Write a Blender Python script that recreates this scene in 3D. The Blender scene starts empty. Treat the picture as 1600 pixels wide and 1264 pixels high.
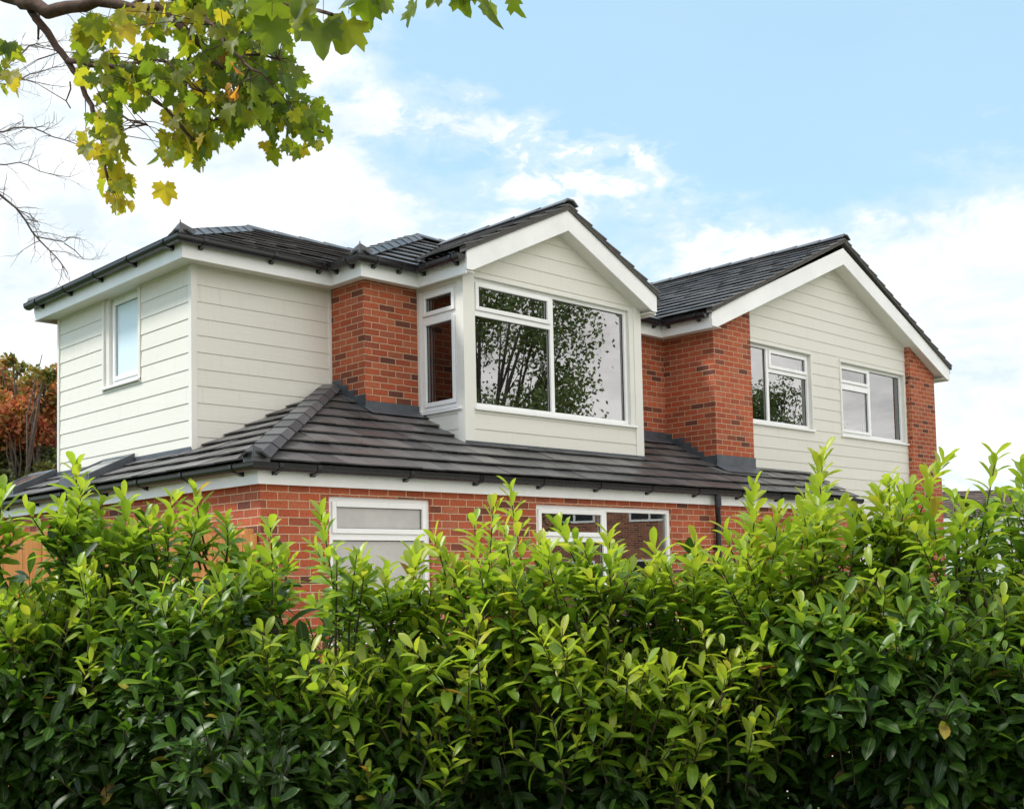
import bpy, math, random
import numpy as np
from mathutils import Vector, Matrix
random.seed(7); rng = np.random.default_rng(11)
S = bpy.context.scene
COL = S.collection

# ------------------------------------------------------------------ camera
F_, PITCH, YAW, ROLL, SY, CH = 1.800, 0.05942, 0.7718, -0.0217, 0.1621, 1.6
fw = Vector((math.sin(YAW)*math.cos(PITCH), math.cos(YAW)*math.cos(PITCH), math.sin(PITCH)))
r0 = Vector((math.cos(YAW), -math.sin(YAW), 0)); u0 = r0.cross(fw)
RT = r0*math.cos(ROLL)+u0*math.sin(ROLL); UP = u0*math.cos(ROLL)-r0*math.sin(ROLL)
cam = bpy.data.objects.new('camera', bpy.data.cameras.new('camera')); COL.objects.link(cam)
M = Matrix((RT, UP, -fw)).transposed().to_4x4(); M.translation = (0, 0, CH)
cam.matrix_world = M
cam.data.sensor_width = 36; cam.data.lens = 36*F_*1000/1600
cam.data.shift_y = SY*1000/1600
cam.data.clip_start = 0.05; cam.data.clip_end = 3000
S.camera = cam
CAM = Vector((0, 0, CH))
def ray(px, py):
    return fw + RT*((px-800)/(F_*1000)) - UP*((py-632-SY*1000)/(F_*1000))
def at(px, py, dist):            # a point seen in that direction, dist metres along the view axis
    return CAM + ray(px, py)*dist

# ------------------------------------------------------------------ world and sun
SUN_AZ = Vector((-0.66, 0.62, 0)).normalized()      # towards the sun, horizontally
SUN_EL = math.radians(50)
sun_vec = Vector((SUN_AZ.x*math.cos(SUN_EL), SUN_AZ.y*math.cos(SUN_EL), math.sin(SUN_EL)))
W = bpy.data.worlds.new('World'); S.world = W; W.use_nodes = True
def nt_clear(t):
    for n in list(t.nodes): t.nodes.remove(n)
class NT:
    def __init__(s, t): s.t = t
    def n(s, typ, **kw):
        nd = s.t.nodes.new(typ); ins = kw.pop('ins', {})
        for k, v in kw.items(): setattr(nd, k, v)
        for k, v in ins.items():
            if isinstance(v, tuple) and len(v) == 2 and hasattr(v[0], 'outputs'):
                s.t.links.new(v[0].outputs[v[1]], nd.inputs[k])
            elif hasattr(v, 'outputs'): s.t.links.new(v.outputs[0], nd.inputs[k])
            else: nd.inputs[k].default_value = v
        return nd
    def math(s, op, a, b=0.0, clamp=False):
        return s.n('ShaderNodeMath', operation=op, use_clamp=clamp, ins={0: a, 1: b})
    def mix(s, f, a, b, blend='MIX'):
        nd = s.t.nodes.new('ShaderNodeMix'); nd.data_type = 'RGBA'; nd.blend_type = blend
        for k, v in ((0, f), (6, a), (7, b)):
            if isinstance(v, tuple) and len(v) == 2 and hasattr(v[0], 'outputs'): s.t.links.new(v[0].outputs[v[1]], nd.inputs[k])
            elif hasattr(v, 'outputs'): s.t.links.new(v.outputs[2] if v.bl_idname == 'ShaderNodeMix' else v.outputs[0], nd.inputs[k])
            else: nd.inputs[k].default_value = v if k == 0 else (tuple(v)+(1,) if len(v) == 3 else v)
        return nd
    def ramp(s, f, stops, interp='LINEAR'):
        nd = s.t.nodes.new('ShaderNodeValToRGB'); cr = nd.color_ramp; cr.interpolation = interp
        while len(cr.elements) > 1: cr.elements.remove(cr.elements[0])
        for i, (p, c) in enumerate(stops):
            e = cr.elements[0] if i == 0 else cr.elements.new(p)
            e.position = p; e.color = tuple(c)+(1,) if len(c) == 3 else c
        if isinstance(f, tuple): s.t.links.new(f[0].outputs[f[1]], nd.inputs[0])
        else: s.t.links.new(f.outputs[0], nd.inputs[0])
        return nd
def out(nd): return (nd, 2) if nd.bl_idname == 'ShaderNodeMix' else (nd, 0)

nt_clear(W.node_tree); w = NT(W.node_tree)
sky = w.n('ShaderNodeTexSky', sky_type='NISHITA', sun_disc=False, sun_elevation=SUN_EL,
          sun_rotation=math.atan2(SUN_AZ.x, SUN_AZ.y), air_density=1.0, dust_density=0.6, ozone_density=1.6)
tc = w.n('ShaderNodeTexCoord'); DIR = (tc, 0)
def dotv(v): return w.n('ShaderNodeVectorMath', operation='DOT_PRODUCT', ins={0: DIR, 1: tuple(v)})
def cloud(px, py, rx, ry, amp):           # soft cloud bank seen in one part of the sky
    d = ray(px, py).normalized()
    right = Vector((d.y, -d.x, 0)).normalized(); up = right.cross(d)
    a = w.math('DIVIDE', (dotv(right), 1), rx); b = w.math('DIVIDE', (dotv(up), 1), ry)
    q = w.math('ADD', w.math('MULTIPLY', a, a), w.math('MULTIPLY', b, b))
    q = w.math('ADD', q, w.math('MULTIPLY', w.math('LESS_THAN', (dotv(d), 1), 0.0), 50.0))
    g_ = w.math('MULTIPLY', w.math('EXPONENT', w.math('MULTIPLY', q, -1.0)), amp)
    return w.math('MULTIPLY', g_, puff) if amp > 0 and rx < .12 else g_
sep = w.n('ShaderNodeSeparateXYZ', ins={0: DIR})
mp = w.n('ShaderNodeMapping', ins={'Vector': DIR, 'Scale': (1, 1, 2.0)})
n1 = w.n('ShaderNodeTexNoise', ins={'Vector': mp, 'Scale': 9.0, 'Detail': 11.0, 'Roughness': 0.62, 'Distortion': 0.3})
n3 = w.n('ShaderNodeTexNoise', ins={'Vector': mp, 'Scale': 26.0, 'Detail': 9.0, 'Roughness': 0.6, 'Distortion': 0.4})
puff = w.math('MULTIPLY', w.math('SUBTRACT', (n3, 0), 0.30), 2.6)
n2 = w.n('ShaderNodeTexNoise', ins={'Vector': mp, 'Scale': 2.2, 'Detail': 5.0, 'Roughness': 0.55, 'Distortion': 0.2})
base = w.math('ADD', w.math('MULTIPLY', (n1, 0), 0.9), w.math('MULTIPLY', (n2, 0), 0.5))
# horizon whitening
hz = w.math('MULTIPLY', w.math('SUBTRACT', 0.22, (sep, 2)), 1.8)
dens = w.math('ADD', base, w.math('MAXIMUM', hz, -0.22))
for c in [(60, 330, .22, .26, .55), (0, 0, .25, .22, .35), (470, 320, .14, .05, .22), (880, 235, .075, .040, .62), (700, 195, .065, .024, .62), (940, 300, .10, .028, .5), (480, 300, .09, .03, .4),
          (1140, 375, .065, .030, .62), (1600, 430, .16, .10, .26), (1500, 200, .08, .05, .10), (1000, 420, .2, .05, .18), (330, 260, .14, .10, .08), (730, 145, .03, .012, .5), (565, 180, .035, .02, .5), (990, 92, .035, .012, .45), (1000, 235, .03, .012, .5), (1370, 350, .05, .012, .3), (1450, 320, .08, .012, .2), (1500, 640, .2, .12, .3), (300, 130, .2, .16, .2),
          (1250, 120, .22, .07, -.34), (660, 120, .12, .04, -.10), (1250, 290, .10, .035, -.14), (700, 250, .10, .02, -.06), (1080, 60, .2, .04, -.1), (560, 250, .06, .02, -.08)]:
    dens = w.math('ADD', dens, cloud(*c))
cm = w.ramp(dens, [(0.50, (.04, .04, .04)), (0.74, (.34, .34, .34)), (1.0, (1, 1, 1))], 'EASE')
skyc = w.mix(1.0, (sky, 0), (1.12, 1.28, 1.36), 'MULTIPLY')
hazec = w.mix(0.47, out(skyc), (5.9, 8.8, 10.1))
cl = w.mix(w.ramp((n1, 0), [(0.36, (0, 0, 0)), (0.62, (1, 1, 1))]), (6.1, 7.0, 7.7), (8.8, 8.8, 8.8))
mixc = w.mix((cm, 0), out(hazec), out(cl))
# bright, slightly warm cloud deck added behind the viewpoint to light the front walls
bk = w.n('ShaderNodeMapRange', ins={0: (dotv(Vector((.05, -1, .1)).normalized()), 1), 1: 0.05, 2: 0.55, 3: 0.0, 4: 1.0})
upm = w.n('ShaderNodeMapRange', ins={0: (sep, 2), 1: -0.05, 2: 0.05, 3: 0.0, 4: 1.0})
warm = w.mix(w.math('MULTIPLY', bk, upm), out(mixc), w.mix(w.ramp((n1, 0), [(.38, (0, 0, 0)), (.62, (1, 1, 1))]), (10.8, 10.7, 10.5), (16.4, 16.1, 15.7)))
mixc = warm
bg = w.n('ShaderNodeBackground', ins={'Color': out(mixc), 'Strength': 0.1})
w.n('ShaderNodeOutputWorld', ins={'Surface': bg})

sl = bpy.data.lights.new('sun', 'SUN'); sl.energy = 3.2; sl.angle = math.radians(10); sl.color = (1, .955, .88)
so = bpy.data.objects.new('sun', sl); COL.objects.link(so)
so.rotation_euler = (-sun_vec).to_track_quat('-Z', 'Y').to_euler(); so.location = (-20, -20, 30)
S.view_settings.view_transform = 'Standard'; S.view_settings.look = 'None'
S.view_settings.exposure = 0.43; S.view_settings.gamma = 1.0
S.cycles.max_bounces = 8; S.cycles.transparent_max_bounces = 16; S.cycles.use_denoising = True

# ------------------------------------------------------------------ materials
def mat(name):
    m = bpy.data.materials.new(name); m.use_nodes = True; nt_clear(m.node_tree); return m, NT(m.node_tree)
def principled(k, m, col, rough=.6, spec=.5, normal=None, **extra):
    ins = {'Base Color': col, 'Roughness': rough, 'Specular IOR Level': spec}
    if normal: ins['Normal'] = normal
    ins.update(extra)
    return k.n('ShaderNodeBsdfPrincipled', ins=ins)
def finish(k, sh): k.n('ShaderNodeOutputMaterial', ins={'Surface': sh})
def simple(name, c, rough=.5, spec=.5, vary=.12, scale=6., bump=.0):
    m, k = mat(name); tcn = k.n('ShaderNodeTexCoord')
    n = k.n('ShaderNodeTexNoise', ins={'Vector': (tcn, 3), 'Scale': scale, 'Detail': 6.0, 'Roughness': .6})
    c = tuple(c)
    r = k.ramp(n, [(.3, tuple(x*(1-vary) for x in c)), (.7, tuple(min(1, x*(1+vary*.6)) for x in c))])
    nm = None
    if bump:
        n2_ = k.n('ShaderNodeTexNoise', ins={'Vector': (tcn, 3), 'Scale': scale*9, 'Detail': 4.0})
        nm = k.n('ShaderNodeBump', ins={'Strength': bump, 'Distance': .01, 'Height': n2_})
    rr = k.n('ShaderNodeMapRange', ins={0: n, 3: rough*.85, 4: min(1, rough*1.2)})
    finish(k, principled(k, m, r, rr, spec, nm)); return m

def brick_mat(name, stops, mortar, dirt=.25):
    m, k = mat(name); uv = k.n('ShaderNodeUVMap')
    nz = k.n('ShaderNodeTexNoise', ins={'Vector': uv, 'Scale': 9.0, 'Detail': 3.0})
    wob = k.n('ShaderNodeVectorMath', operation='SCALE', ins={0: k.n('ShaderNodeVectorMath', operation='SUBTRACT', ins={0: (nz, 1), 1: (.5, .5, .5)}), 3: .008})
    vec = k.n('ShaderNodeVectorMath', operation='ADD', ins={0: uv, 1: wob})
    b = k.n('ShaderNodeTexBrick', offset=.5, ins={'Vector': vec, 'Color1': (0, 0, 0, 1), 'Color2': (1, 1, 1, 1), 'Mortar': (.5, .5, .5, 1),
            'Scale': 1.0, 'Mortar Size': .006, 'Mortar Smooth': .35, 'Bias': 0.0, 'Brick Width': .225, 'Row Height': .075})
    rc = k.ramp((b, 0), stops)
    g = k.n('ShaderNodeTexNoise', ins={'Vector': uv, 'Scale': 45.0, 'Detail': 6.0, 'Roughness': .75})
    gm = k.n('ShaderNodeMapRange', ins={0: g, 1: .3, 2: .7, 3: .62, 4: 1.25})
    bc = k.mix(1.0, (rc, 0), gm, 'MULTIPLY')
    gl = k.n('ShaderNodeTexNoise', ins={'Vector': uv, 'Scale': 1.1, 'Detail': 4.0, 'Roughness': .6})
    glr = k.n('ShaderNodeMapRange', ins={0: gl, 1: .3, 2: .75, 3: 1-dirt, 4: 1.12})
    bc = k.mix(1.0, out(bc), glr, 'MULTIPLY')
    mo = k.mix(1.0, mortar, gm, 'MULTIPLY')
    c = k.mix((b, 1), out(bc), out(mo))
    hgt = k.math('SUBTRACT', k.math('MULTIPLY', g, .35), k.math('MULTIPLY', (b, 1), 1.0))
    bm = k.n('ShaderNodeBump', ins={'Strength': .9, 'Distance': .008, 'Height': hgt})
    finish(k, principled(k, m, out(c), .85, .3, bm)); return m
MB_BRICK = brick_mat('red_brick', [(0, (.14, .05, .036)), (.06, (.20, .062, .038)), (.12, (.36, .088, .044)), (.35, (.44, .094, .042)), (.7, (.50, .120, .052)), (.88, (.48, .145, .075)), (1, (.34, .085, .048))], (.62, .42, .27))
MB_BRICK2 = brick_mat('old_brick', [(0, (.2, .08, .05)), (.5, (.42, .17, .1)), (1, (.35, .12, .08))], (.5, .42, .33))

def cladding_mat():
    m, k = mat('cream_cladding'); uv = k.n('ShaderNodeUVMap')
    mpn = k.n('ShaderNodeMapping', ins={'Vector': uv, 'Scale': (3.0, 60.0, 1.0)})
    n = k.n('ShaderNodeTexNoise', ins={'Vector': mpn, 'Scale': 1.0, 'Detail': 6.0, 'Roughness': .65, 'Distortion': .6})
    mp2 = k.n('ShaderNodeMapping', ins={'Vector': uv, 'Scale': (.7, .9, 1.0)})
    n2_ = k.n('ShaderNodeTexNoise', ins={'Vector': mp2, 'Scale': 1.5, 'Detail': 5.0})
    a = k.n('ShaderNodeAttribute', attribute_name='tint')
    v = k.math('ADD', k.math('MULTIPLY', (n, 0), .10), k.math('ADD', k.math('MULTIPLY', (n2_, 0), .10), k.math('MULTIPLY', (a, 2), .035)))
    f = k.n('ShaderNodeMapRange', ins={0: v, 1: 0.0, 2: .24, 3: .90, 4: 1.06})
    c = k.mix(1.0, (.745, .722, .655), f, 'MULTIPLY')
    # faint rain marks running down
    mp3 = k.n('ShaderNodeMapping', ins={'Vector': uv, 'Scale': (22.0, 1.2, 1.0)})
    n3 = k.n('ShaderNodeTexNoise', ins={'Vector': mp3, 'Scale': 1.0, 'Detail': 4.0})
    st = k.n('ShaderNodeMapRange', ins={0: n3, 1: .58, 2: .8, 3: 0.0, 4: .34})
    c = k.mix(st, out(c), (.50, .48, .42))
    bm = k.n('ShaderNodeBump', ins={'Strength': .55, 'Distance': .004, 'Height': (n, 0)})
    finish(k, principled(k, m, out(c), .55, .35, bm)); return m
M_CLAD = cladding_mat()
M_TRIM = simple('cream_trim', (.75, .735, .685), .45, .4, .05, 2.)
M_WHITE = simple('white_upvc', (.88, .88, .88), .28, .5, .04, 2.5)
M_FASC = simple('white_fascia', (.87, .87, .865), .32, .5, .10, 1.6)
M_BLACK = simple('black_plastic', (.010, .010, .012), .27, .5, .3, 8.)
M_LEAD = simple('grey_lead', (.075, .085, .10), .42, .5, .35, 5., .3)
M_RUBBER = simple('black_gasket', (.015, .015, .015), .6)

def tile_mat(name, base, hi, rough=.42):
    m, k = mat(name); tcn = k.n('ShaderNodeTexCoord')
    a = k.n('ShaderNodeAttribute', attribute_name='tint')
    n = k.n('ShaderNodeTexNoise', ins={'Vector': (tcn, 3), 'Scale': 2.0, 'Detail': 8.0, 'Roughness': .7})
    n2_ = k.n('ShaderNodeTexNoise', ins={'Vector': (tcn, 3), 'Scale': 60.0, 'Detail': 5.0, 'Roughness': .7})
    v = k.math('ADD', k.math('MULTIPLY', (a, 2), .55), k.math('ADD', k.math('MULTIPLY', n, .45), k.math('MULTIPLY', n2_, .25)))
    c = k.ramp(v, [(.2, base), (.95, hi)])
    li = k.n('ShaderNodeTexNoise', ins={'Vector': (tcn, 3), 'Scale': 14.0, 'Detail': 6.0, 'Roughness': .75})
    lf = k.n('ShaderNodeMapRange', ins={0: li, 1: .68, 2: .80, 3: 0.0, 4: .45})
    c2 = k.mix(lf, (c, 0), (.16, .155, .14))
    rr = k.n('ShaderNodeMapRange', ins={0: n, 1: .3, 2: .7, 3: rough-.08, 4: rough+.14})
    bm = k.n('ShaderNodeBump', ins={'Strength': .2, 'Distance': .002, 'Height': n2_})
    finish(k, principled(k, m, out(c2), rr, .5, bm)); return m
M_TILE = tile_mat('charcoal_roof_tile', (.046, .045, .047), (.150, .142, .138), .30)
M_RIDGE = tile_mat('grey_ridge_tile', (.042, .043, .048), (.11, .11, .115), .36)
M_MORT = simple('verge_mortar', (.105, .098, .09), .9, .2, .25, 12., .5)
M_OLDTILE = tile_mat('brown_roof_tile', (.06, .045, .035), (.14, .10, .08), .7)

def glass_mat(name, tint=(1, 1, 1), boost=1.75, bump=.0):
    m, k = mat(name); tcn = k.n('ShaderNodeTexCoord')
    n = k.n('ShaderNodeTexNoise', ins={'Vector': (tcn, 3), 'Scale': 1.3, 'Detail': 1.0})
    bm = k.n('ShaderNodeBump', ins={'Strength': .05+bump, 'Distance': .004, 'Height': n})
    fr = k.n('ShaderNodeFresnel', ins={'IOR': boost})
    gl = k.n('ShaderNodeBsdfGlossy', ins={'Roughness': .008, 'Color': (1, 1, 1, 1), 'Normal': bm})
    tr = k.n('ShaderNodeBsdfTransparent', ins={'Color': tint+(1,)})
    mx = k.n('ShaderNodeMixShader', ins={0: fr, 1: tr, 2: gl}); finish(k, mx); return m
M_GLASS = glass_mat('window_glass', (.86, .9, .9), 3.3)
M_GLASS_SIDE = glass_mat('side_glass', (.86, .9, .9), 1.9)
M_FROST = simple('frosted_glass', (.66, .80, .88), .22, .5, .05, 1.5)  # sky reflection is put into the pale blue base colour
M_FROST2 = simple('obscure_glass', (.50, .48, .46), .18, .6, .22, 2.0)
M_ROOM = simple('room_plaster', (.30, .27, .23), .9, .2, .1, 1.)
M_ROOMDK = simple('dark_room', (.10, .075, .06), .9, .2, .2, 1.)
M_CURT = simple('cream_curtain', (.70, .66, .56), .9, .2, .1, 3.)
M_BLINDW = simple('white_blind', (.60, .64, .68), .7, .3, .05, 3.)
M_WOODB = simple('brown_slats', (.09, .035, .018), .5, .4, .3, 5.)

def wood_mat(name, c1, c2):
    m, k = mat(name); tcn = k.n('ShaderNodeTexCoord')
    mpn = k.n('ShaderNodeMapping', ins={'Vector': (tcn, 3), 'Scale': (30.0, 30.0, 2.0)})
    n = k.n('ShaderNodeTexNoise', ins={'Vector': mpn, 'Scale': 1.0, 'Detail': 7.0, 'Roughness': .6, 'Distortion': 1.2})
    v = k.n('ShaderNodeTexVoronoi', ins={'Vector': (tcn, 3), 'Scale': 4.0})
    r = k.ramp(n, [(.3, c1), (.7, c2)])
    kn = k.n('ShaderNodeMapRange', ins={0: (v, 0), 1: .03, 2: .09, 3: .35, 4: 1.0})
    c = k.mix(1.0, (r, 0), kn, 'MULTIPLY')
    bm = k.n('ShaderNodeBump', ins={'Strength': .4, 'Distance': .004, 'Height': n})
    finish(k, principled(k, m, out(c), .75, .3, bm)); return m
M_TIMBER = wood_mat('orange_timber', (.50, .20, .06), (.68, .33, .12))

def bark_mat(name, c1, c2, sc=14.):
    m, k = mat(name); tcn = k.n('ShaderNodeTexCoord')
    n = k.n('ShaderNodeTexNoise', ins={'Vector': (tcn, 3), 'Scale': sc, 'Detail': 8.0, 'Roughness': .7})
    r = k.ramp(n, [(.35, c1), (.7, c2)])
    bm = k.n('ShaderNodeBump', ins={'Strength': .7, 'Distance': .02, 'Height': n})
    finish(k, principled(k, m, r, .85, .25, bm)); return m
M_BARK = bark_mat('maple_bark', (.055, .030, .022), (.13, .078, .058))
M_BARK2 = bark_mat('grey_bark', (.10, .08, .07), (.20, .17, .15))
M_STEM = bark_mat('hedge_stem', (.05, .045, .02), (.11, .08, .045), 30.)

def leaf_mat(name, stops, tstops, trans=.4, rough=.38, vein=True, spec=.5):
    """colour comes from the leaf's own 'tint' (age / kind of the leaf, plus shade painted low in the hedge) and small variation"""
    m, k = mat(name); tcn = k.n('ShaderNodeTexCoord')
    a = k.n('ShaderNodeAttribute', attribute_name='tint')
    n = k.n('ShaderNodeTexNoise', ins={'Vector': (tcn, 3), 'Scale': 9.0, 'Detail': 5.0})
    v = k.math('ADD', (a, 2), k.math('MULTIPLY', k.math('SUBTRACT', n, .5), .22), True)
    c = k.ramp(v, stops); ct = k.ramp(v, tstops)
    uv = k.n('ShaderNodeUVMap'); su = k.n('ShaderNodeSeparateXYZ', ins={0: uv})
    cc = (c, 0)
    if vein:
        ax = k.math('ABSOLUTE', (su, 0))
        rib = k.math('LESS_THAN', ax, .055)
        # side veins rise from the midrib
        wv = k.math('SINE', k.math('MULTIPLY', k.math('SUBTRACT', (su, 1), k.math('MULTIPLY', ax, .35)), 62.0))
        vv = k.math('MULTIPLY', k.math('GREATER_THAN', wv, .86), .22)
        f = k.math('MAXIMUM', k.math('MULTIPLY', rib, .55), vv)
        cc = out(k.mix(f, (c, 0), (.34, .46, .13)))
    bm = k.n('ShaderNodeBump', ins={'Strength': .3, 'Distance': .01, 'Height': n})
    p = principled(k, m, cc, rough, spec, bm)
    t = k.n('ShaderNodeBsdfTranslucent', ins={'Color': (ct, 0)})
    finish(k, k.n('ShaderNodeMixShader', ins={0: trans, 1: p, 2: t})); return m
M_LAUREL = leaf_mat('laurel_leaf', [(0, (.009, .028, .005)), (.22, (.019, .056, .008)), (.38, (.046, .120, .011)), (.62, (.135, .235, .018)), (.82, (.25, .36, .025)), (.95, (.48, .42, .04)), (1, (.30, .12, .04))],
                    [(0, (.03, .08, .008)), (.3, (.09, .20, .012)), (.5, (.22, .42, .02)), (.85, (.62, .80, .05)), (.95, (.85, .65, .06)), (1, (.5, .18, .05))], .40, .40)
M_MAPLE = leaf_mat('maple_leaf', [(0, (.030, .060, .010)), (.45, (.075, .115, .014)), (.7, (.17, .17, .015)), (.88, (.42, .28, .015)), (1, (.38, .10, .02))],
                   [(0, (.16, .27, .02)), (.45, (.36, .46, .02)), (.7, (.72, .66, .03)), (.88, (.95, .66, .04)), (1, (.8, .28, .05))], .55, .5, False, .35)
M_AUTUMN = leaf_mat('autumn_leaf', [(0, (.05, .065, .018)), (.4, (.17, .18, .035)), (.6, (.36, .22, .055)), (.8, (.50, .19, .085)), (1, (.54, .15, .085))],
                    [(0, (.06, .09, .02)), (.4, (.17, .2, .03)), (.6, (.4, .25, .04)), (.8, (.6, .16, .05)), (1, (.7, .16, .09))], .45, .6, False)
M_GREEN = leaf_mat('green_leaf', [(0, (.06, .09, .03)), (.5, (.12, .17, .05)), (1, (.22, .27, .09))],
                   [(0, (.08, .14, .02)), (1, (.25, .33, .05))], .3, .6, False)

# ------------------------------------------------------------------ object helpers
def tag(o, label=None, cat=None, group=None, kind=None):
    if label: o['label'] = label
    if cat: o['category'] = cat
    if group: o['group'] = group
    if kind: o['kind'] = kind
    return o
def empty(name, loc, label, cat, group=None):
    o = bpy.data.objects.new(name, None); COL.objects.link(o); o.location = loc; o.empty_display_size = .3
    return tag(o, label, cat, group)
def world_origin(o):
    v = Vector((0, 0, 0))
    while o is not None: v += Vector(o.location); o = o.parent
    return v
class MB:
    def __init__(s): s.v = []; s.f = []; s.uv = []; s.t = []; s.mi = []
    def face(s, pts, uvs=None, tint=.5, mi=0):
        b = len(s.v); s.v += [tuple(p) for p in pts]; s.f.append(tuple(range(b, b+len(pts))))
        s.uv += list(uvs) if uvs else [(0, 0)]*len(pts); s.t.append(tint); s.mi.append(mi)
    def hexa(s, c, uvf=None, tint=.5, mi=0):      # 8 corners: bottom 4 ccw, top 4 ccw
        for q in ((0, 3, 2, 1), (4, 5, 6, 7), (0, 1, 5, 4), (1, 2, 6, 5), (2, 3, 7, 6), (3, 0, 4, 7)):
            p = [c[i] for i in q]; s.face(p, [uvf(x) for x in p] if uvf else None, tint, mi)
    def box(s, x0, x1, y0, y1, z0, z1, uvf=None, tint=.5, mi=0):
        s.hexa([(x0, y0, z0), (x1, y0, z0), (x1, y1, z0), (x0, y1, z0), (x0, y0, z1), (x1, y0, z1), (x1, y1, z1), (x0, y1, z1)], uvf, tint, mi)
    def prism(s, pa, pb, uvf=None, tint=.5, mi=0):    # two matching polygons
        n = len(pa)
        s.face(pa, [uvf(x) for x in pa] if uvf else None, tint, mi)
        s.face(list(reversed(pb)), [uvf(x) for x in reversed(pb)] if uvf else None, tint, mi)
        for i in range(n):
            j = (i+1) % n; p = [pa[j], pa[i], pb[i], pb[j]]
            s.face(p, [uvf(x) for x in p] if uvf else None, tint, mi)
    def tube(s, pts, rad, n=8, tint=.5, cap=True):
        rings = []
        for i, p in enumerate(pts):
            p = Vector(p); a = Vector(pts[max(i-1, 0)]); b = Vector(pts[min(i+1, len(pts)-1)])
            t = (b-a).normalized(); ref = Vector((0, 0, 1)) if abs(t.z) < .9 else Vector((1, 0, 0))
            x = t.cross(ref).normalized(); y = x.cross(t)
            r = rad[i] if hasattr(rad, '__len__') else rad
            rings.append([p+x*(r*math.cos(2*math.pi*j/n))+y*(r*math.sin(2*math.pi*j/n)) for j in range(n)])
        b0 = len(s.v)
        for rg in rings: s.v += [tuple(q) for q in rg]
        for i in range(len(rings)-1):
            for j in range(n):
                a = b0+i*n+j; b = b0+i*n+(j+1) % n
                s.f.append((a, b, b+n, a+n)); s.uv += [(0, 0)]*4; s.t.append(tint); s.mi.append(0)
        if cap:
            for k_, rev in ((0, True), (len(rings)-1, False)):
                idx = [b0+k_*n+j for j in range(n)]
                s.f.append(tuple(reversed(idx)) if rev else tuple(idx)); s.uv += [(0, 0)]*n; s.t.append(tint); s.mi.append(0)
    def build(s, name, m, parent=None, smooth=False, bevel=0, recalc=False):
        org = world_origin(parent) if parent is not None else Vector((0, 0, 0))
        me = bpy.data.meshes.new(name)
        me.from_pydata([(a-org.x, b-org.y, c-org.z) for a, b, c in s.v], [], s.f)
        ul = me.uv_layers.new(name='UVMap'); ul.data.foreach_set('uv', np.array(s.uv, 'f').ravel())
        at_ = me.attributes.new('tint', 'FLOAT', 'FACE'); at_.data.foreach_set('value', np.array(s.t, 'f'))
        for x in (m if isinstance(m, (list, tuple)) else [m]): me.materials.append(x)
        if isinstance(m, (list, tuple)): me.polygons.foreach_set('material_index', np.array(s.mi, 'i'))
        if smooth: me.polygons.foreach_set('use_smooth', np.ones(len(s.f), bool))
        if recalc or bevel:
            import bmesh
            bm = bmesh.new(); bm.from_mesh(me)
            bmesh.ops.remove_doubles(bm, verts=bm.verts, dist=1e-5)
            bmesh.ops.recalc_face_normals(bm, faces=bm.faces); bm.to_mesh(me); bm.free()
        me.update(); o = bpy.data.objects.new(name, me); COL.objects.link(o)
        if parent is not None: o.parent = parent
        if bevel:
            md = o.modifiers.new('bevel', 'BEVEL'); md.width = bevel; md.segments = 2; md.limit_method = 'ANGLE'; md.angle_limit = math.radians(40)
        return o
def np_mesh(name, V, Fq, uv, tint, m, parent=None, smooth=True):
    """big quad meshes from numpy arrays"""
    org = np.array(world_origin(parent)) if parent is not None else np.zeros(3)
    me = bpy.data.meshes.new(name); V = V-org
    me.vertices.add(len(V)); me.vertices.foreach_set('co', V.astype('f').ravel())
    k = Fq.shape[1]; me.loops.add(Fq.size); me.loops.foreach_set('vertex_index', Fq.astype('i').ravel())
    me.polygons.add(len(Fq)); me.polygons.foreach_set('loop_start', np.arange(0, Fq.size, k, dtype='i'))
    ul = me.uv_layers.new(name='UVMap'); ul.data.foreach_set('uv', uv[Fq.ravel()].astype('f').ravel())
    a = me.attributes.new('tint', 'FLOAT', 'FACE'); a.data.foreach_set('value', tint.astype('f'))
    me.materials.append(m)
    me.polygons.foreach_set('use_smooth', np.full(len(Fq), smooth)); me.update(calc_edges=True); me.validate()
    o = bpy.data.objects.new(name, me); COL.objects.link(o)
    if parent is not None: o.parent = parent
    return o

# 2-D clipping
def clip(poly, a, b, c):            # keep a*x+b*y<=c
    r = []
    for i in range(len(poly)):
        p, q = poly[i], poly[(i+1) % len(poly)]
        dp = a*p[0]+b*p[1]-c; dq = a*q[0]+b*q[1]-c
        if dp <= 1e-9: r.append(p)
        if (dp < -1e-9 and dq > 1e-9) or (dp > 1e-9 and dq < -1e-9):
            t = dp/(dp-dq); r.append((p[0]+(q[0]-p[0])*t, p[1]+(q[1]-p[1])*t))
    return r if len(r) >= 3 else []
def area(p): return abs(sum(p[i][0]*p[(i+1) % len(p)][1]-p[(i+1) % len(p)][0]*p[i][1] for i in range(len(p))))/2
def holes_out(polys, holes):
    for (a, b, c, d) in holes:
        nx = []
        for p in polys:
            us = [q[0] for q in p]; zs = [q[1] for q in p]
            if max(us) <= a or min(us) >= b or max(zs) <= c or min(zs) >= d: nx.append(p); continue
            nx.append(clip(p, 1, 0, a)); nx.append(clip(p, -1, 0, -b))
            m_ = clip(clip(p, -1, 0, -a) or [], 1, 0, b) if clip(p, -1, 0, -a) else []
            if m_: nx.append(clip(m_, 0, 1, c)); nx.append(clip(m_, 0, -1, -d))
        polys = [q for q in nx if q and area(q) > 1e-5]
    return polys
def clip_poly(poly, conv):           # conv: convex ccw
    for i in range(len(conv)):
        if not poly: return []
        p, q = conv[i], conv[(i+1) % len(conv)]
        ex, ey = q[0]-p[0], q[1]-p[1]            # inside is left: ex*(y-py)-ey*(x-px)>=0
        poly = clip(poly, ey, -ex, ey*p[0]-ex*p[1])
    return poly
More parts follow.
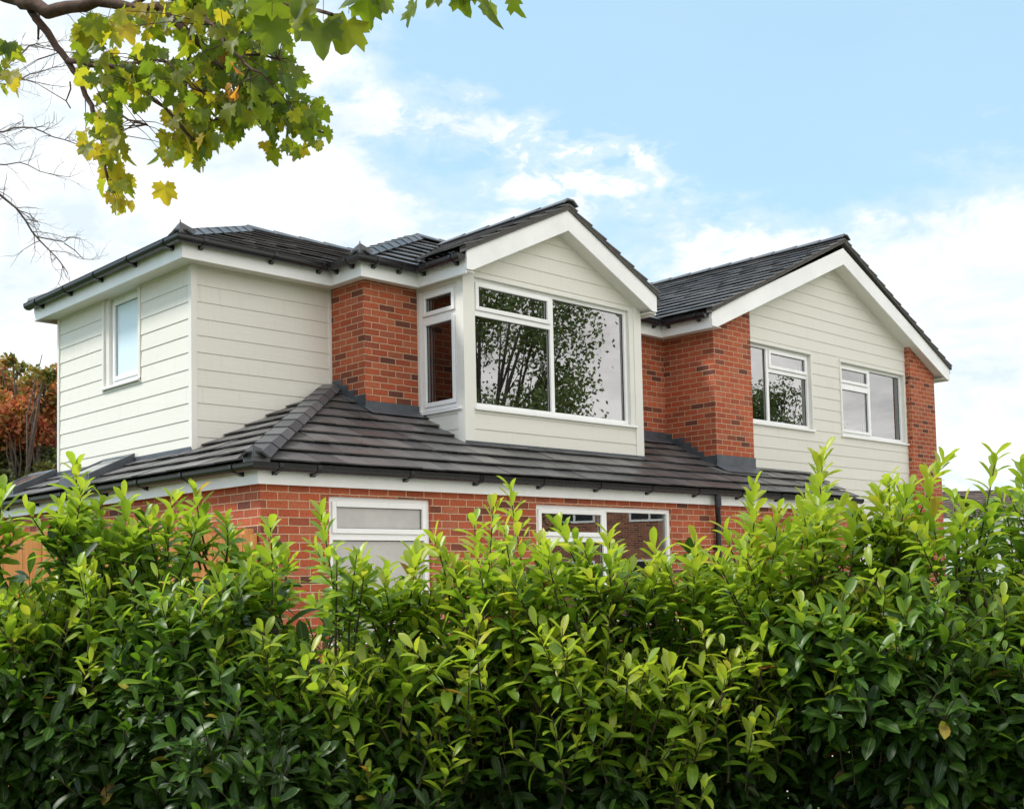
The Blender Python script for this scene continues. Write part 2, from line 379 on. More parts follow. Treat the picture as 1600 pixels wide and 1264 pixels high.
# wall frames: (u, d outward, z) -> world
def front(Y): return lambda u, d, z: (u, Y-d, z)
def left(X): return lambda u, d, z: (X-d, u, z)
def right(X): return lambda u, d, z: (X+d, u, z)
def back(Y): return lambda u, d, z: (u, Y+d, z)

# ================================================================== THE HOUSE
HOUSE = empty('house', (5.45, 8.76, 0), 'two-storey red brick house with cream boarded upper walls, white bay window and dark tiled roofs', 'house')

def brick_uv(kind, off=0.):
    if kind == 'x': return lambda p: (p[0]+off, p[2])
    return lambda p: (off-p[1], p[2])
def brick_wall(mb, fr, poly, holes, uvf, reveal=.09, mi=0):
    for p in holes_out([poly], holes):
        P = [fr(u, 0, z) for u, z in p]; mb.face(P, [uvf(x) for x in P], .5, mi)
    for (a, b, c, d) in holes:
        for (s, e) in (((a, c), (a, d)), ((b, c), (b, d)), ((a, c), (b, c)), ((a, d), (b, d))):
            P = [fr(s[0], 0, s[1]), fr(e[0], 0, e[1]), fr(e[0], -reveal, e[1]), fr(s[0], -reveal, s[1])]
            mb.face(P, [(uvf(x)[0]+(x[1]+x[0])*.5, uvf(x)[1]) for x in P], .5, mi)
def boards(mb, fr, poly, holes, z0, h, uoff=0.):
    zs = [q[1] for q in poly]; k0 = math.floor((min(zs)-z0)/h); k1 = math.ceil((max(zs)-z0)/h)
    for k in range(k0, k1):
        zb = z0+k*h; st = clip(clip(poly, 0, -1, -(zb)), 0, 1, zb+h-.001) if clip(poly, 0, -1, -zb) else []
        if not st: continue
        tn = random.random()
        for p in holes_out([st], holes):
            dd = lambda z: .018-.008*(z-zb)/h
            pa = [fr(u, dd(z), z) for u, z in p]; pb = [fr(u, 0, z) for u, z in p]
            sh = k*3.7
            mb.prism(pa, pb, lambda x: (x[0]+x[1]+sh, x[2]), tn)

# ---- tiles
def tile_slope(mb, O, U, V, N, poly, gauge=.29, tw=.30, th=.030, lift=0.0, pan=True):
    """poly (convex, ccw) in (u,v) on plane O+uU+vV; each tile is a slab whose lower edge stands proud"""
    O, U, V, N = map(Vector, (O, U, V, N))
    us = [p[0] for p in poly]; vs = [p[1] for p in poly]
    mb.face([O+U*p[0]+V*p[1]+N*(lift-.012) for p in poly], None, 0.0)
    for r in range(math.floor(min(vs)/gauge), math.ceil(max(vs)/gauge)):
        off = (r % 2)*tw/2
        for c in range(math.floor((min(us)-off)/tw), math.ceil((max(us)-off)/tw)):
            a = c*tw+off; v_ = r*gauge
            q = [(a+.0025, v_-.012), (a+tw-.0025, v_-.012), (a+tw-.0025, v_+gauge+.002), (a+.0025, v_+gauge+.002)]
            q = clip_poly(q, poly)
            if not q or area(q) < 1e-4: continue
            j = random.uniform(-.003, .003); tn = random.random(); sk = random.uniform(-.003, .003)
            hh = lambda p: lift+th*1.25+j+sk*(p[0]-a)/tw-(th*.95)*(p[1]-v_)/gauge
            hb = lambda p: hh(p)-.015
            pa = [O+U*p[0]+V*p[1]+N*hh(p) for p in q]; pb = [O+U*p[0]+V*p[1]+N*hb(p) for p in q]
            mb.prism(pa, pb, None, tn)
def xy_slope(mb, pts, zf, axis, sign, **kw):
    """pts: convex plan polygon. axis 'y' / 'x' = direction of rise, sign = +1 rises with the coordinate"""
    t = (zf(1, 0)-zf(0, 0)) if axis == 'x' else (zf(0, 1)-zf(0, 0)); t = abs(t)
    k_ = math.sqrt(1+t*t)
    if axis == 'y': U = Vector((sign, 0, 0)); V = Vector((0, sign, t))/k_
    else: U = Vector((0, -sign, 0)); V = Vector((sign, 0, t))/k_
    N = U.cross(V); N = N if N.z > 0 else -N
    if axis == 'y': ys = min(p[1]*sign for p in pts)*sign; O = Vector((0, ys, zf(0, ys)))
    else: xs = min(p[0]*sign for p in pts)*sign; O = Vector((xs, 0, zf(xs, 0)))
    pl = []
    for x, y in pts:
        d = Vector((x, y, zf(x, y)))-O; pl.append((d.dot(U), d.dot(V)))
    s = sum(pl[i][0]*pl[(i+1) % len(pl)][1]-pl[(i+1) % len(pl)][0]*pl[i][1] for i in range(len(pl)))
    if s < 0: pl.reverse()
    tile_slope(mb, O, U, V, N, pl, **kw)
def ridge_run(mb, A, B, wid=.13, drop=.05, flat=.06, piece=.42, th=.018, lift=.035):
    A, B = Vector(A), Vector(B); L = (B-A).length; D = (B-A)/L; n = max(1, round(L/piece)); pc = L/n
    side = D.cross(Vector((0, 0, 1))).normalized(); up = side.cross(D)
    for i in range(n):
        a = A+D*(i*pc-.012); b = A+D*((i+1)*pc+.01); tn = random.random()
        def ring(p, g):
            w_, f_ = wid+g, flat+g*.5
            o_ = [p-side*w_+up*(lift-drop), p-side*f_+up*(lift+g), p+side*f_+up*(lift+g), p+side*w_+up*(lift-drop)]
            i_ = [p+side*(w_-th)+up*(lift-drop-.01), p+side*(f_-.01)+up*(lift+g-th), p-side*(f_-.01)+up*(lift+g-th), p-side*(w_-th)+up*(lift-drop-.01)]
            return o_+i_
        mb.prism(ring(a, .012), ring(b, 0), None, tn)

# ---- roofs ----------------------------------------------------------
PT = .455
lz = lambda x, y: 3.823-.515*(10.93-y)           # lower front slope
lzx = lambda x, y: 3.823-.479*(7.754-x)          # lower side slope
LRX = 15.66
lower_roof = None
mb = MB()
ex, ey = 5.32, 8.65
# columns of the front slope, each up to the wall behind it
xy_slope(mb, [(ex, ey), (7.754, ey), (7.754, 10.93)], lz, 'y', 1)
def slope_cols(cols):
    for x0, x1, yt in cols: xy_slope(mb, [(x0, ey), (x1, ey), (x1, yt), (x0, yt)], lz, 'y', 1)
slope_cols([(7.754, 8.541, 10.29), (8.541, 11.605, 9.50), (11.605, 13.13, 10.29), (13.13, LRX, 9.52)])
xy_slope(mb, [(ex, ey), (7.754, 10.93), (ex, 10.93)], lzx, 'x', 1)
xy_slope(mb, [(ex, 10.93), (6.0, 10.93), (6.0, 17.0), (ex, 17.0)], lzx, 'x', 1)
lower_roof = mb.build('lower_roof', M_TILE, HOUSE)
tag(lower_roof, 'dark tiled skirt roof wrapping round the ground floor below the upper walls')
mb = MB(); ridge_run(mb, (ex+.02, ey+.02, lzx(ex+.02, 0)), (7.70, 10.88, lzx(7.70, 0)), .135, .05, .07, .36, lift=.065)
hp = mb.build('hip_tiles', M_RIDGE, lower_roof)
mb = MB()   # metal hip end plate
c0 = Vector((ex+.0, ey+.0, lzx(ex, 0)))
for sx, sy in ((1, 0), (0, 1)):
    d = Vector((sx, sy, 0)); o_ = Vector((-.01, -.01, 0))
    P = [c0+o_+Vector((0, 0, -.05)), c0+o_+d*.16+Vector((0, 0, -.05)), c0+o_+d*.17+Vector((0, 0, .075)), c0+o_+Vector((0, 0, .125))]
    n_ = Vector((-sy, -sx, 0))*.004
    mb.prism([p+n_ for p in P], P)
mb.build('hip_end_cap', M_RIDGE, lower_roof)

def uz(ey_, e=5.18): return lambda x, y: e+PT*(y-ey_)
T = (10.02, 12.1, 6.28); tF = (T[2]-5.18)/(T[1]-10.12); tL = (T[2]-5.18)/(T[0]-7.60)
left_roof = None
mb = MB()
LX, LY = 5.71, 10.65
xy_slope(mb, [(LX, LY), (7.58, LY), (9.55, 12.6), (7.66, 12.6)], uz(LY, 5.165), 'y', 1)
xy_slope(mb, [(LX, LY), (7.66, 12.6), (LX, 14.55)], lambda x, y: 5.165+PT*(x-LX), 'x', 1)
xy_slope(mb, [(LX, 14.55), (7.66, 12.6), (10.5, 12.6), (10.5, 14.55)], lambda x, y: 5.165+PT*(14.55-y), 'y', -1)
left_roof = mb.build('left_block_roof', M_TILE, HOUSE); tag(left_roof, 'low hipped tiled roof over the cream boarded block at the left')
zt = 5.165+PT*1.95
mb = MB()
ridge_run(mb, (LX+.03, LY+.03, 5.18), (7.66, 12.6, zt), lift=.05)
ridge_run(mb, (LX+.03, 14.52, 5.18), (7.66, 12.6, zt), lift=.05)
ridge_run(mb, (7.66, 12.6, zt), (9.6, 12.6, zt), lift=.05)
mb.build('ridge_tiles', M_RIDGE, left_roof)
def one_box(name, m, par, bev, *a):
    q = MB(); q.box(*a); return q.build(name, m, par, bevel=bev)
def end_cap(x, y, z, parent):
    mb = MB(); c0 = Vector((x, y, z))
    for sx, sy in ((1, 0), (0, 1)):
        d = Vector((sx, sy, 0)); P = [c0+Vector((0, 0, -.03)), c0+d*.17+Vector((0, 0, -.03)), c0+d*.17+Vector((0, 0, .05)), c0+Vector((0, 0, .105))]
        n_ = Vector((-sy, -sx, 0))*.004; mb.prism([p+n_ for p in P], P)
    mb.tube([(x-.004, y-.004, z-.03), (x-.004, y-.004, z+.125)], .006, 6)
    return mb.build('hip_end_cap', M_RIDGE, parent)
end_cap(LX, LY, 5.20, left_roof)

mb = MB()
BX, BY = 7.56, 10.08
mf = lambda x, y: 5.165+tF*(y-BY)
xy_slope(mb, [(BX, BY), (12.95, BY), (14.9, T[1]), (T[0], T[1])], mf, 'y', 1)
xy_slope(mb, [(BX, BY), (T[0], T[1]), (10.2, 12.9), (9.6, 12.65), (BX, 10.66)], lambda x, y: 5.165+tL*(x-BX), 'x', 1)
xy_slope(mb, [(T[0], T[1]), (14.9, T[1]), (14.9, 15.6), (T[0], 15.6)], lambda x, y: mf(0, T[1])-.30*(y-T[1]), 'y', -1)
main_roof = mb.build('main_roof', M_TILE, HOUSE); tag(main_roof, 'small hipped tiled roof over the brick pier between the left block and the bay')
zt2 = mf(0, T[1])
mb = MB(); ridge_run(mb, (BX+.03, BY+.03, 5.18), (T[0], T[1], zt2), lift=.05); ridge_run(mb, (T[0], T[1], zt2), (14.9, T[1], zt2), lift=.05)
mb.build('ridge_tiles', M_RIDGE, main_roof)
end_cap(BX, BY, 5.20, main_roof)

# gabled roofs over the bay and over the right wing
def gable_roof(name, xl, xr, yf, yb, ez, label, valley=0, PT=.455):
    xm = (xl+xr)/2; mb = MB()
    yv = yb-valley
    a = [(xl-.04, yf), (xm, yf), (xm, yb), (xl-.04, yv)]; b = [(xr+.04, yf), (xr+.04, yv), (xm, yb), (xm, yf)]
    xy_slope(mb, a, lambda x, y: ez+PT*(x-xl), 'x', 1)
    xy_slope(mb, b, lambda x, y: ez+PT*(xr-x), 'x', -1)
    o = mb.build(name, M_TILE, HOUSE); tag(o, label)
    za = ez+PT*(xm-xl); mb = MB(); ridge_run(mb, (xm, yf-.015, za), (xm, yb, za), .13, .055, .05, .44, lift=.06)
    mb.build('ridge_tiles', M_RIDGE, o)
    # verge: undercloak board and mortar under the tile ends
    mb = MB()
    for s, x0 in ((1, xl-.03), (-1, xr+.03)):
        P0 = Vector((x0, yf+.004, ez+PT*(-.03))); P1 = Vector((xm, yf+.004, za))
        up = Vector((0, 0, 1))
        A = [P0+up*-.055, P1+up*-.055, P1+up*.012, P0+up*.012]
        if s < 0: A.reverse()
        mb.prism(A, [p+Vector((0, .10, 0)) for p in A])
    mb.build('verge_mortar', M_MORT, o, recalc=True)
    return o, xm, za
bay_roof, bxm, bza = gable_roof('bay_roof', 8.41, 11.735, 9.245, 11.55, 5.258, 'gabled tiled roof over the white bay window', 1.45, .478)
wing_roof, gxm, gza = gable_roof('wing_roof', 12.90, 20.09, 9.205, 17.0, 5.225, 'large gabled tiled roof over the right wing of the house')

# ---- barge boards
def barge(xl, xr, yf, z0, za_top, wv, name='barge_board', ztip=None, box_w=.22):
    xm = (xl+xr)/2; t = (za_top-z0)/(xm-xl)
    for s, xe in ((1, xl), (-1, xr)):
        mb = MB()
        zb = ztip if ztip is not None else z0-wv
        # board outline: tip vertical edge, flat bottom, slanted underside
        xk = xe+s*((zb-(z0-wv))/t) if zb > z0-wv else xe
        pl = [(xe, z0), (xe, zb), (xk, zb), (xm, za_top-wv), (xm, za_top)]
        if abs(xk-xe) < 1e-6: pl.pop(2)
        A = [(x, yf, z) for x, z in pl]
        if s < 0: A.reverse()
        mb.prism(A, [(x, y+.022, z) for x, y, z in A])
        mb.build(name, M_FASC, HOUSE, bevel=.002)
barge(8.41, 11.735, 9.27, 5.225, 6.02, .270, ztip=4.995)
barge(12.90, 20.09, 9.24, 5.185, 6.72, .262, ztip=4.975)

# ---- fascia, soffit, gutters by sweeping a profile along plan paths
def sweep(mb, path, prof, tint=.5):
    """path: plan points, house on the right-hand side; prof: closed list (outward, z)"""
    pts = [Vector((p[0], p[1], 0)) for p in path]; rings = []
    for i, p in enumerate(pts):
        ns = []
        if i > 0: d = (p-pts[i-1]).normalized(); ns.append(Vector((d.y*-1, d.x, 0))*-1)
        if i < len(pts)-1: d = (pts[i+1]-p).normalized(); ns.append(Vector((d.y*-1, d.x, 0))*-1)
        if len(ns) == 2:
            m_ = (ns[0]+ns[1]).normalized(); m_ = m_/max(.2, m_.dot(ns[0]))
        else: m_ = ns[0]
        rings.append([p+m_*o+Vector((0, 0, z)) for o, z in prof])
    n = len(prof)
    for i in range(len(rings)-1):
        for j in range(n):
            k = (j+1) % n; mb.face([rings[i][j], rings[i][k], rings[i+1][k], rings[i+1][j]], None, tint)
    mb.face(list(rings[0]), None, tint); mb.face(list(reversed(rings[-1])), None, tint)
upL = [(10.3, 14.51), (5.75, 14.51), (5.75, 10.69), (7.60, 10.69), (7.60, 10.12), (8.41, 10.12), (8.41, 9.292)]
upG = [(11.735, 9.292), (11.735, 10.12), (12.90, 10.12), (12.90, 9.262)]
lo = [(5.39, 16.9), (5.39, 8.70), (LRX-.05, 8.70)]
def rail(path, z0, z1, name='fascia'):
    mb = MB(); sweep(mb, path, [(0, z0), (0, z1), (-.02, z1), (-.02, z0)]); mb.build(name, M_FASC, HOUSE, recalc=True, bevel=.0015)
# paths run so that outward is on the right-hand side of travel
def flip(p): return list(p)
rail(flip(upL), 4.955, 5.15); rail(flip(upG), 4.955, 5.15); rail(flip(lo), 2.458, 2.63)
for pth in ([(20.09, 17.0), (20.09, 9.262)],): rail(pth[::-1], 4.955, 5.15)
mb = MB()
def flat(poly, z, th=.012): mb.prism([(x, y, z+th) for x, y in poly], [(x, y, z) for x, y in poly])
flat([(5.77, 10.71), (5.99, 10.93), (5.99, 14.29), (5.77, 14.49)], 4.975); flat([(5.77, 10.71), (7.62, 10.71), (7.754, 10.93), (5.99, 10.93)], 4.975)
flat([(7.62, 10.14), (7.754, 10.28), (7.754, 10.93), (7.62, 10.71)], 4.975); flat([(7.62, 10.14), (8.43, 10.14), (8.541, 10.28), (7.754, 10.28)], 4.975)
flat([(8.43, 9.292), (8.541, 9.292), (8.541, 10.28), (8.43, 10.14)], 4.975)
flat([(11.605, 9.292), (11.72, 9.292), (11.72, 10.14), (11.605, 10.28)], 4.975); flat([(11.72, 10.14), (12.92, 10.14), (13.13, 10.28), (11.605, 10.28)], 4.975)
flat([(12.92, 9.262), (13.13, 9.262), (13.13, 10.28), (12.92, 10.14)], 4.975); flat([(19.83, 9.262), (20.07, 9.262), (20.07, 17.0), (19.83, 17.0)], 4.975)
flat([(5.41, 8.72), (15.58, 8.72), (15.58, 8.77), (5.41, 8.77)], 2.468); flat([(5.41, 8.77), (5.46, 8.77), (5.46, 16.9), (5.41, 16.9)], 2.468)
# raking soffits under the gable overhangs
for (xl, xr, y0, y1, zt_, za_, wv) in ((8.43, 11.715, 9.292, 9.49, 5.225, 5.995, .235), (12.92, 20.07, 9.262, 9.52, 5.185, 6.72, .235)):
    xm = (xl+xr)/2; t = (za_-zt_)/(xm-xl)
    for s, xe in ((1, xl), (-1, xr)):
        xa = xe+s*(.01); A = [(xa, y0, zt_-wv+.005), (xm, y0, za_-wv+.005), (xm, y1, za_-wv+.005), (xa, y1, zt_-wv+.005)]
        A2 = [(x, y, z+.014) for x, y, z in A]; mb.prism(A2, A)
mb.build('soffit', M_TRIM, HOUSE, recalc=True)

def gutter(path, ztop, name='gutter', rad=.058, deep=.066, brackets=(), stop=True):
    mb = MB(); R_ = rad; c = .012+R_; prof = []
    for i in range(11):
        a = math.pi*i/10; prof.append((c-R_*math.cos(a), ztop-deep*math.sin(a)**.7))
    prof += [(c+R_*.9*math.cos(math.pi*i/10), ztop-.006*(i in (0, 10))-(deep*.9)*math.sin(math.pi*i/10)**.7) for i in range(11)]
    prof.insert(11, (c+R_+.006, ztop+.006)); prof.insert(12, (c+R_-.012, ztop+.006))
    sweep(mb, path, prof)
    # closed stop ends
    g = mb.build(name, M_BLACK, HOUSE, recalc=True)
    pts = [Vector((p[0], p[1], 0)) for p in path]; bm_ = None
    for e, q in ((0, 1), (-1, -2)):
        d = (pts[e]-pts[q]).normalized(); nrm = Vector((-(pts[1]-pts[0]).normalized().y, (pts[1]-pts[0]).normalized().x, 0))*-1 if e == 0 else None
        if e != 0:
            dd = (pts[-1]-pts[-2]).normalized(); nrm = Vector((-dd.y, dd.x, 0))*-1
        m2 = MB(); pr_ = [(c-(R_+.004)*math.cos(math.pi*i/10), ztop+.004-(deep+.006)*math.sin(math.pi*i/10)**.7) for i in range(11)]
        A = [pts[e]+nrm*o+Vector((0, 0, z)) for o, z in pr_]; B = [p+d*.012 for p in A]; m2.prism(A, B); m2.build('stop_end', M_BLACK, g, recalc=True)
    first = None
    for (x, y, nx, ny) in brackets:
        org = Vector((x, y, ztop))
        if first is None:
            m2 = MB(); n_ = Vector((nx, ny, 0)); s_ = Vector((-ny, nx, 0))*.022
            prb = [(0, .0), (0, -deep-.028), (.016, -deep-.028), (.05, -deep-.012), (c+R_*.6, -deep+.0), (c+R_+.006, -deep*.45), (c+R_+.008, .004), (c+R_+.0, .004), (c+R_-.01, -deep*.6), (c, -deep-.002), (.012, -deep*.6)]
            A = [Vector((0, 0, 0))+n_*o+s_+Vector((0, 0, z)) for o, z in prb]; B = [p-s_*2 for p in A]
            m2.v = []; m2.prism(A, B); me_o = m2.build('bracket', M_BLACK, None, recalc=True)
            me_o.parent = g; me_o.location = org-world_origin(g); first = (me_o, nx, ny)
            fa = math.atan2(ny, nx)
        else:
            o2 = first[0].copy(); COL.objects.link(o2); o2.parent = g; o2.location = org-world_origin(g)
            o2.rotation_euler = (0, 0, math.atan2(ny, nx)-fa)
    return g
br = [(5.75, 14.2-.83*i, -1, 0) for i in range(5)]+[(5.95, 10.69, 0, -1), (6.8, 10.69, 0, -1), (7.42, 10.69, 0, -1)] + \
     [(7.60, 10.56, -1, 0), (7.60, 10.26, -1, 0), (7.76, 10.12, 0, -1), (8.12, 10.12, 0, -1), (8.41, 9.99, -1, 0), (8.41, 9.42, -1, 0)]
gutter(flip(upL[1:]), 5.155, brackets=br)
gutter(flip([(11.735, 9.31), (11.735, 10.12), (12.90, 10.12), (12.90, 9.30)]), 5.155, brackets=[(12.1, 10.12, 0, -1), (12.7, 10.12, 0, -1), (12.9, 9.98, -1, 0), (12.9, 9.45, -1, 0)])
gutter([(20.09, 9.30), (20.09, 17.0)][::1], 5.155, brackets=[])
blo = [(5.39, 8.95+.9*i, -1, 0) for i in range(9)]+[(5.55, 8.70, 0, -1), (5.95, 8.70, 0, -1)]+[(7.02+.92*i, 8.70, 0, -1) for i in range(9)]+[(7.93, 8.70, 0, -1)]
lower_gutter = gutter(flip(lo), 2.632, brackets=blo)

# ---- walls ----------------------------------------------------------
mb = MB()
w1h = (6.174, 7.395, 1.05, 2.380); w2h = (8.890, 11.249, 1.05, 2.382)
brick_wall(mb, front(8.76), [(5.45, 0), (LRX-.1, 0), (LRX-.1, 2.54), (5.45, 2.54)], [w1h, w2h], brick_uv('x'))
brick_wall(mb, left(5.45), [(8.76, 0), (16.8, 0), (16.8, 2.54), (8.76, 2.54)], [], brick_uv('y', 5.45+8.76))
brick_wall(mb, right(LRX-.1), [(8.76, 0), (9.6, 0), (9.6, 3.05), (8.76, 2.54)], [], brick_uv('y', 0))
ground_wall = mb.build('ground_floor_wall', MB_BRICK, HOUSE); tag(ground_wall, 'red brick ground floor wall behind the hedge')
mb = MB()
brick_wall(mb, front(10.28), [(7.754, 3.2), (8.545, 3.2), (8.545, 5.0), (7.754, 5.0)], [], brick_uv('x', .02))
brick_wall(mb, left(7.754), [(10.28, 3.2), (10.93, 3.2), (10.93, 5.0), (10.28, 5.0)], [], brick_uv('y', 7.754+10.28+.02))
bp_ = mb.build('brick_pier', MB_BRICK, HOUSE); tag(bp_, 'red brick pier between the cream block and the bay window')
mb = MB()
brick_wall(mb, front(10.28), [(11.6, 3.2), (13.13, 3.2), (13.13, 5.0), (11.6, 5.0)], [], brick_uv('x', .1))
brick_wall(mb, left(13.13), [(9.404, 2.8), (10.28, 2.8), (10.28, 5.0), (9.404, 5.0)], [], brick_uv('y', 13.13+9.404))
gz = lambda x: 5.15+PT*(min(x, 2*gxm-x)-12.90)-.10
brick_wall(mb, front(9.404), [(13.13, 2.8), (14.045, 2.8), (14.045, gz(14.045)), (13.13, gz(13.13))], [], brick_uv('x'))
P = [(14.045, 9.404, 2.8), (14.045, 9.52, 2.8), (14.045, 9.52, gz(14.045)), (14.045, 9.404, gz(14.045))]
mb.face(P, [(q[0]+q[1], q[2]) for q in P])
wl = mb.build('brick_wall', MB_BRICK, HOUSE); tag(wl, 'bright red brick corner of the right wing beside the bay window')
mb = MB()
XR = 19.80
brick_wall(mb, front(9.404), [(18.90, 0), (XR, 0), (XR, gz(XR)), (18.90, gz(18.90))], [], brick_uv('x', .07))
brick_wall(mb, left(18.90), [(9.404, 0), (9.52, 0), (9.52, gz(18.9)), (9.404, gz(18.9))], [], brick_uv('y', .09))
brick_wall(mb, right(XR), [(9.404, 0), (16.9, 0), (16.9, 5.0), (9.404, 5.0)], [], brick_uv('y'))
for k_ in range(1): mb.box(18.88, XR+.05, 9.36, 9.404, 0, 3.20, brick_uv('x', .07)); mb.box(XR, XR+.05, 9.404, 10.2, 0, 3.20, brick_uv('y', .07))
rp = mb.build('brick_pier', MB_BRICK, HOUSE); tag(rp, 'narrow dark red brick pier at the far right end of the right wing')
mb = MB()
brick_wall(mb, back(16.9), [(5.24, 0), (XR, 0), (XR, 2.5), (5.24, 2.5)], [], brick_uv('x'))
brick_wall(mb, back(14.29), [(5.99, 2.4), (10.3, 2.4), (10.3, 5.0), (5.99, 5.0)], [], brick_uv('x'))
brick_wall(mb, back(16.85), [(10.3, 2.4), (XR, 2.4), (XR, 5.0), (16.49, 6.6), (12.9, 5.0), (10.3, 5.0)], [], brick_uv('x'))
brick_wall(mb, left(10.3), [(14.29, 2.4), (16.85, 2.4), (16.85, 5.0), (14.29, 5.0)], [], brick_uv('y'))
mb.build('rear_wall', MB_BRICK, HOUSE)

# cladding
BH = .18
lw = (12.115, 12.985, 3.90, 4.99)          # hole of the small window (y range)
mb = MB()
boards(mb, left(5.99), [(10.93+.040, 2.3), (14.29, 2.3), (14.29, 5.0), (10.93+.040, 5.0)], [(lw[0]-.05, lw[1]+.05, lw[2]-.02, lw[3]+.05)], 4.761, BH)
boards(mb, front(10.93), [(5.99+.042, 2.7), (7.752, 2.7), (7.752, 5.0), (5.99+.042, 5.0)], [], 4.761, BH)
c1 = mb.build('cladding', M_CLAD, HOUSE, recalc=True); tag(c1, 'cream boards on the left upper block with the small tall window')
mb = MB()
one_box('corner_trim', M_TRIM, c1, .002, 5.964, 6.032, 10.904, 10.970, 2.3, 5.0); one_box('corner_trim', M_TRIM, c1, .002, 5.96, 5.99, 14.25, 14.30, 2.3, 5.0); one_box('corner_trim', M_TRIM, c1, .002, 7.722, 7.7535, 10.90, 10.93, 3.4, 5.0)
one_box('corner_trim', M_TRIM, c1, .002, 5.962, 5.99, lw[1], lw[1]+.05, lw[2]-.02, 5.0); one_box('corner_trim', M_TRIM, c1, .002, 5.962, 5.99, lw[0]-.05, lw[0], lw[2]-.02, 5.0)

# solid backing behind the boards
mb = MB()
for p in holes_out([[(10.93, 2.3), (14.29, 2.3), (14.29, 5.0), (10.93, 5.0)]], [lw]):
    A = [(5.991, u, z) for u, z in p]; mb.prism(A, [(x+.09, y, z) for x, y, z in A])
mb.box(5.991, 7.76, 10.931, 11.0, 2.6, 5.0)
mb.build('inner_leaf', M_TRIM, c1, recalc=True)

# bay
bh = (8.70, 11.395, 3.525, 5.0)
bz = lambda x: 5.225+PT*(min(x, 2*bxm-x)-8.41)-.20
mb = MB()
pf = [(8.541+.12, 2.9), (11.605-.12, 2.9), (11.605-.12, bz(11.605-.12)), (bxm, bz(bxm)), (8.541+.12, bz(8.541+.12))]
boards(mb, front(9.49), pf, [(bh[0]-.03, bh[1]+.03, bh[2]-.045, bh[3]+.03)], 3.267, BH)
sh_ = (9.585, 10.235, 3.525, 4.93)
boards(mb, left(8.541), [(9.49+.10, 2.9), (10.28, 2.9), (10.28, 3.49), (9.49+.10, 3.49)], [], 3.267, BH)
boards(mb, right(11.605), [(9.49+.10, 2.9), (10.28, 2.9), (10.28, 5.0), (9.49+.10, 5.0)], [], 3.267, BH)
c2 = mb.build('cladding', M_CLAD, HOUSE, recalc=True); tag(c2, 'cream boards above and below the bay window')
mb = MB()
one_box('corner_trim', M_TRIM, c2, .002, 8.515, 8.665, 9.462, 9.50, 3.05, 5.16); one_box('corner_trim', M_TRIM, c2, .002, 8.515, 8.55, 9.50, 9.588, 3.09, 5.0)
one_box('corner_trim', M_TRIM, c2, .002, 11.482, 11.630, 9.462, 9.50, 3.05, 5.13); one_box('corner_trim', M_TRIM, c2, .002, 11.597, 11.630, 9.50, 9.588, 3.05, 5.0)
one_box('corner_trim', M_TRIM, c2, .002, 8.665, bh[0], 9.472, 9.50, 3.49, 5.04); one_box('corner_trim', M_TRIM, c2, .002, bh[1], 11.482, 9.472, 9.50, 3.49, 5.04); one_box('corner_trim', M_TRIM, c2, .002, bh[0], bh[1], 9.472, 9.50, 5.0, 5.04)
one_box('corner_trim', M_TRIM, c2, .002, 8.52, 8.56, 9.588, 10.28, 4.93, 4.974)
one_box('corner_trim', M_TRIM, c2, .002, 8.52, 8.56, 10.235, 10.279, 3.49, 4.93)

mb = MB()
for p in holes_out([pf], [bh]):
    A = [(u, 9.502, z) for u, z in p]; mb.prism(A, [(x, y+.06, z) for x, y, z in A])
mb.box(8.56, 8.62, 9.56, 10.28, 2.9, 3.49); mb.box(11.54, 11.60, 9.56, 10.28, 2.9, 5.0)
mb.build('inner_leaf', M_TRIM, c2, recalc=True)

# right wing cladding (set back behind the brick piers)
g1 = (14.0, 15.785, 3.79, 4.955); g2 = (16.69, 18.80, 3.775, 4.95)
mb = MB()
gc = lambda x: gz(x)-.02
pg = [(14.047, 2.4), (18.898, 2.4), (18.898, gc(18.898)), (gxm, gc(gxm)), (14.047, gc(14.047))]
boards(mb, front(9.505), pg, [(14.0, g1[1]+.04, g1[2]-.03, g1[3]+.045), (g2[0]-.03, g2[1]+.04, g2[2]-.03, g2[3]+.045)], 3.423, .178)
c3 = mb.build('cladding', M_CLAD, HOUSE, recalc=True); tag(c3, 'cream boards filling the tall gable of the right wing round its two windows')
mb = MB()
for (a, b, c, d) in (g1, g2):
    mb.box(max(a-.03, 14.047), b+.04, 9.468, 9.51, d, d+.045); mb.box(b, b+.04, 9.474, 9.51, c-.03, d)
    if a > 14.1: mb.box(a-.03, a, 9.474, 9.51, c-.03, d)
mb.build('window_trim', M_TRIM, c3, bevel=.002)
mb = MB()
for p in holes_out([[(14.0, 0), (18.95, 0), (18.95, gc(18.95)-.03), (gxm, gc(gxm)-.03), (14.0, gc(14.0)-.03)]], [g1, g2]):
    A = [(u, 9.507, z) for u, z in p]; mb.prism(A, [(x, y+.09, z) for x, y, z in A])
mb.build('inner_leaf', M_TRIM, c3, recalc=True)

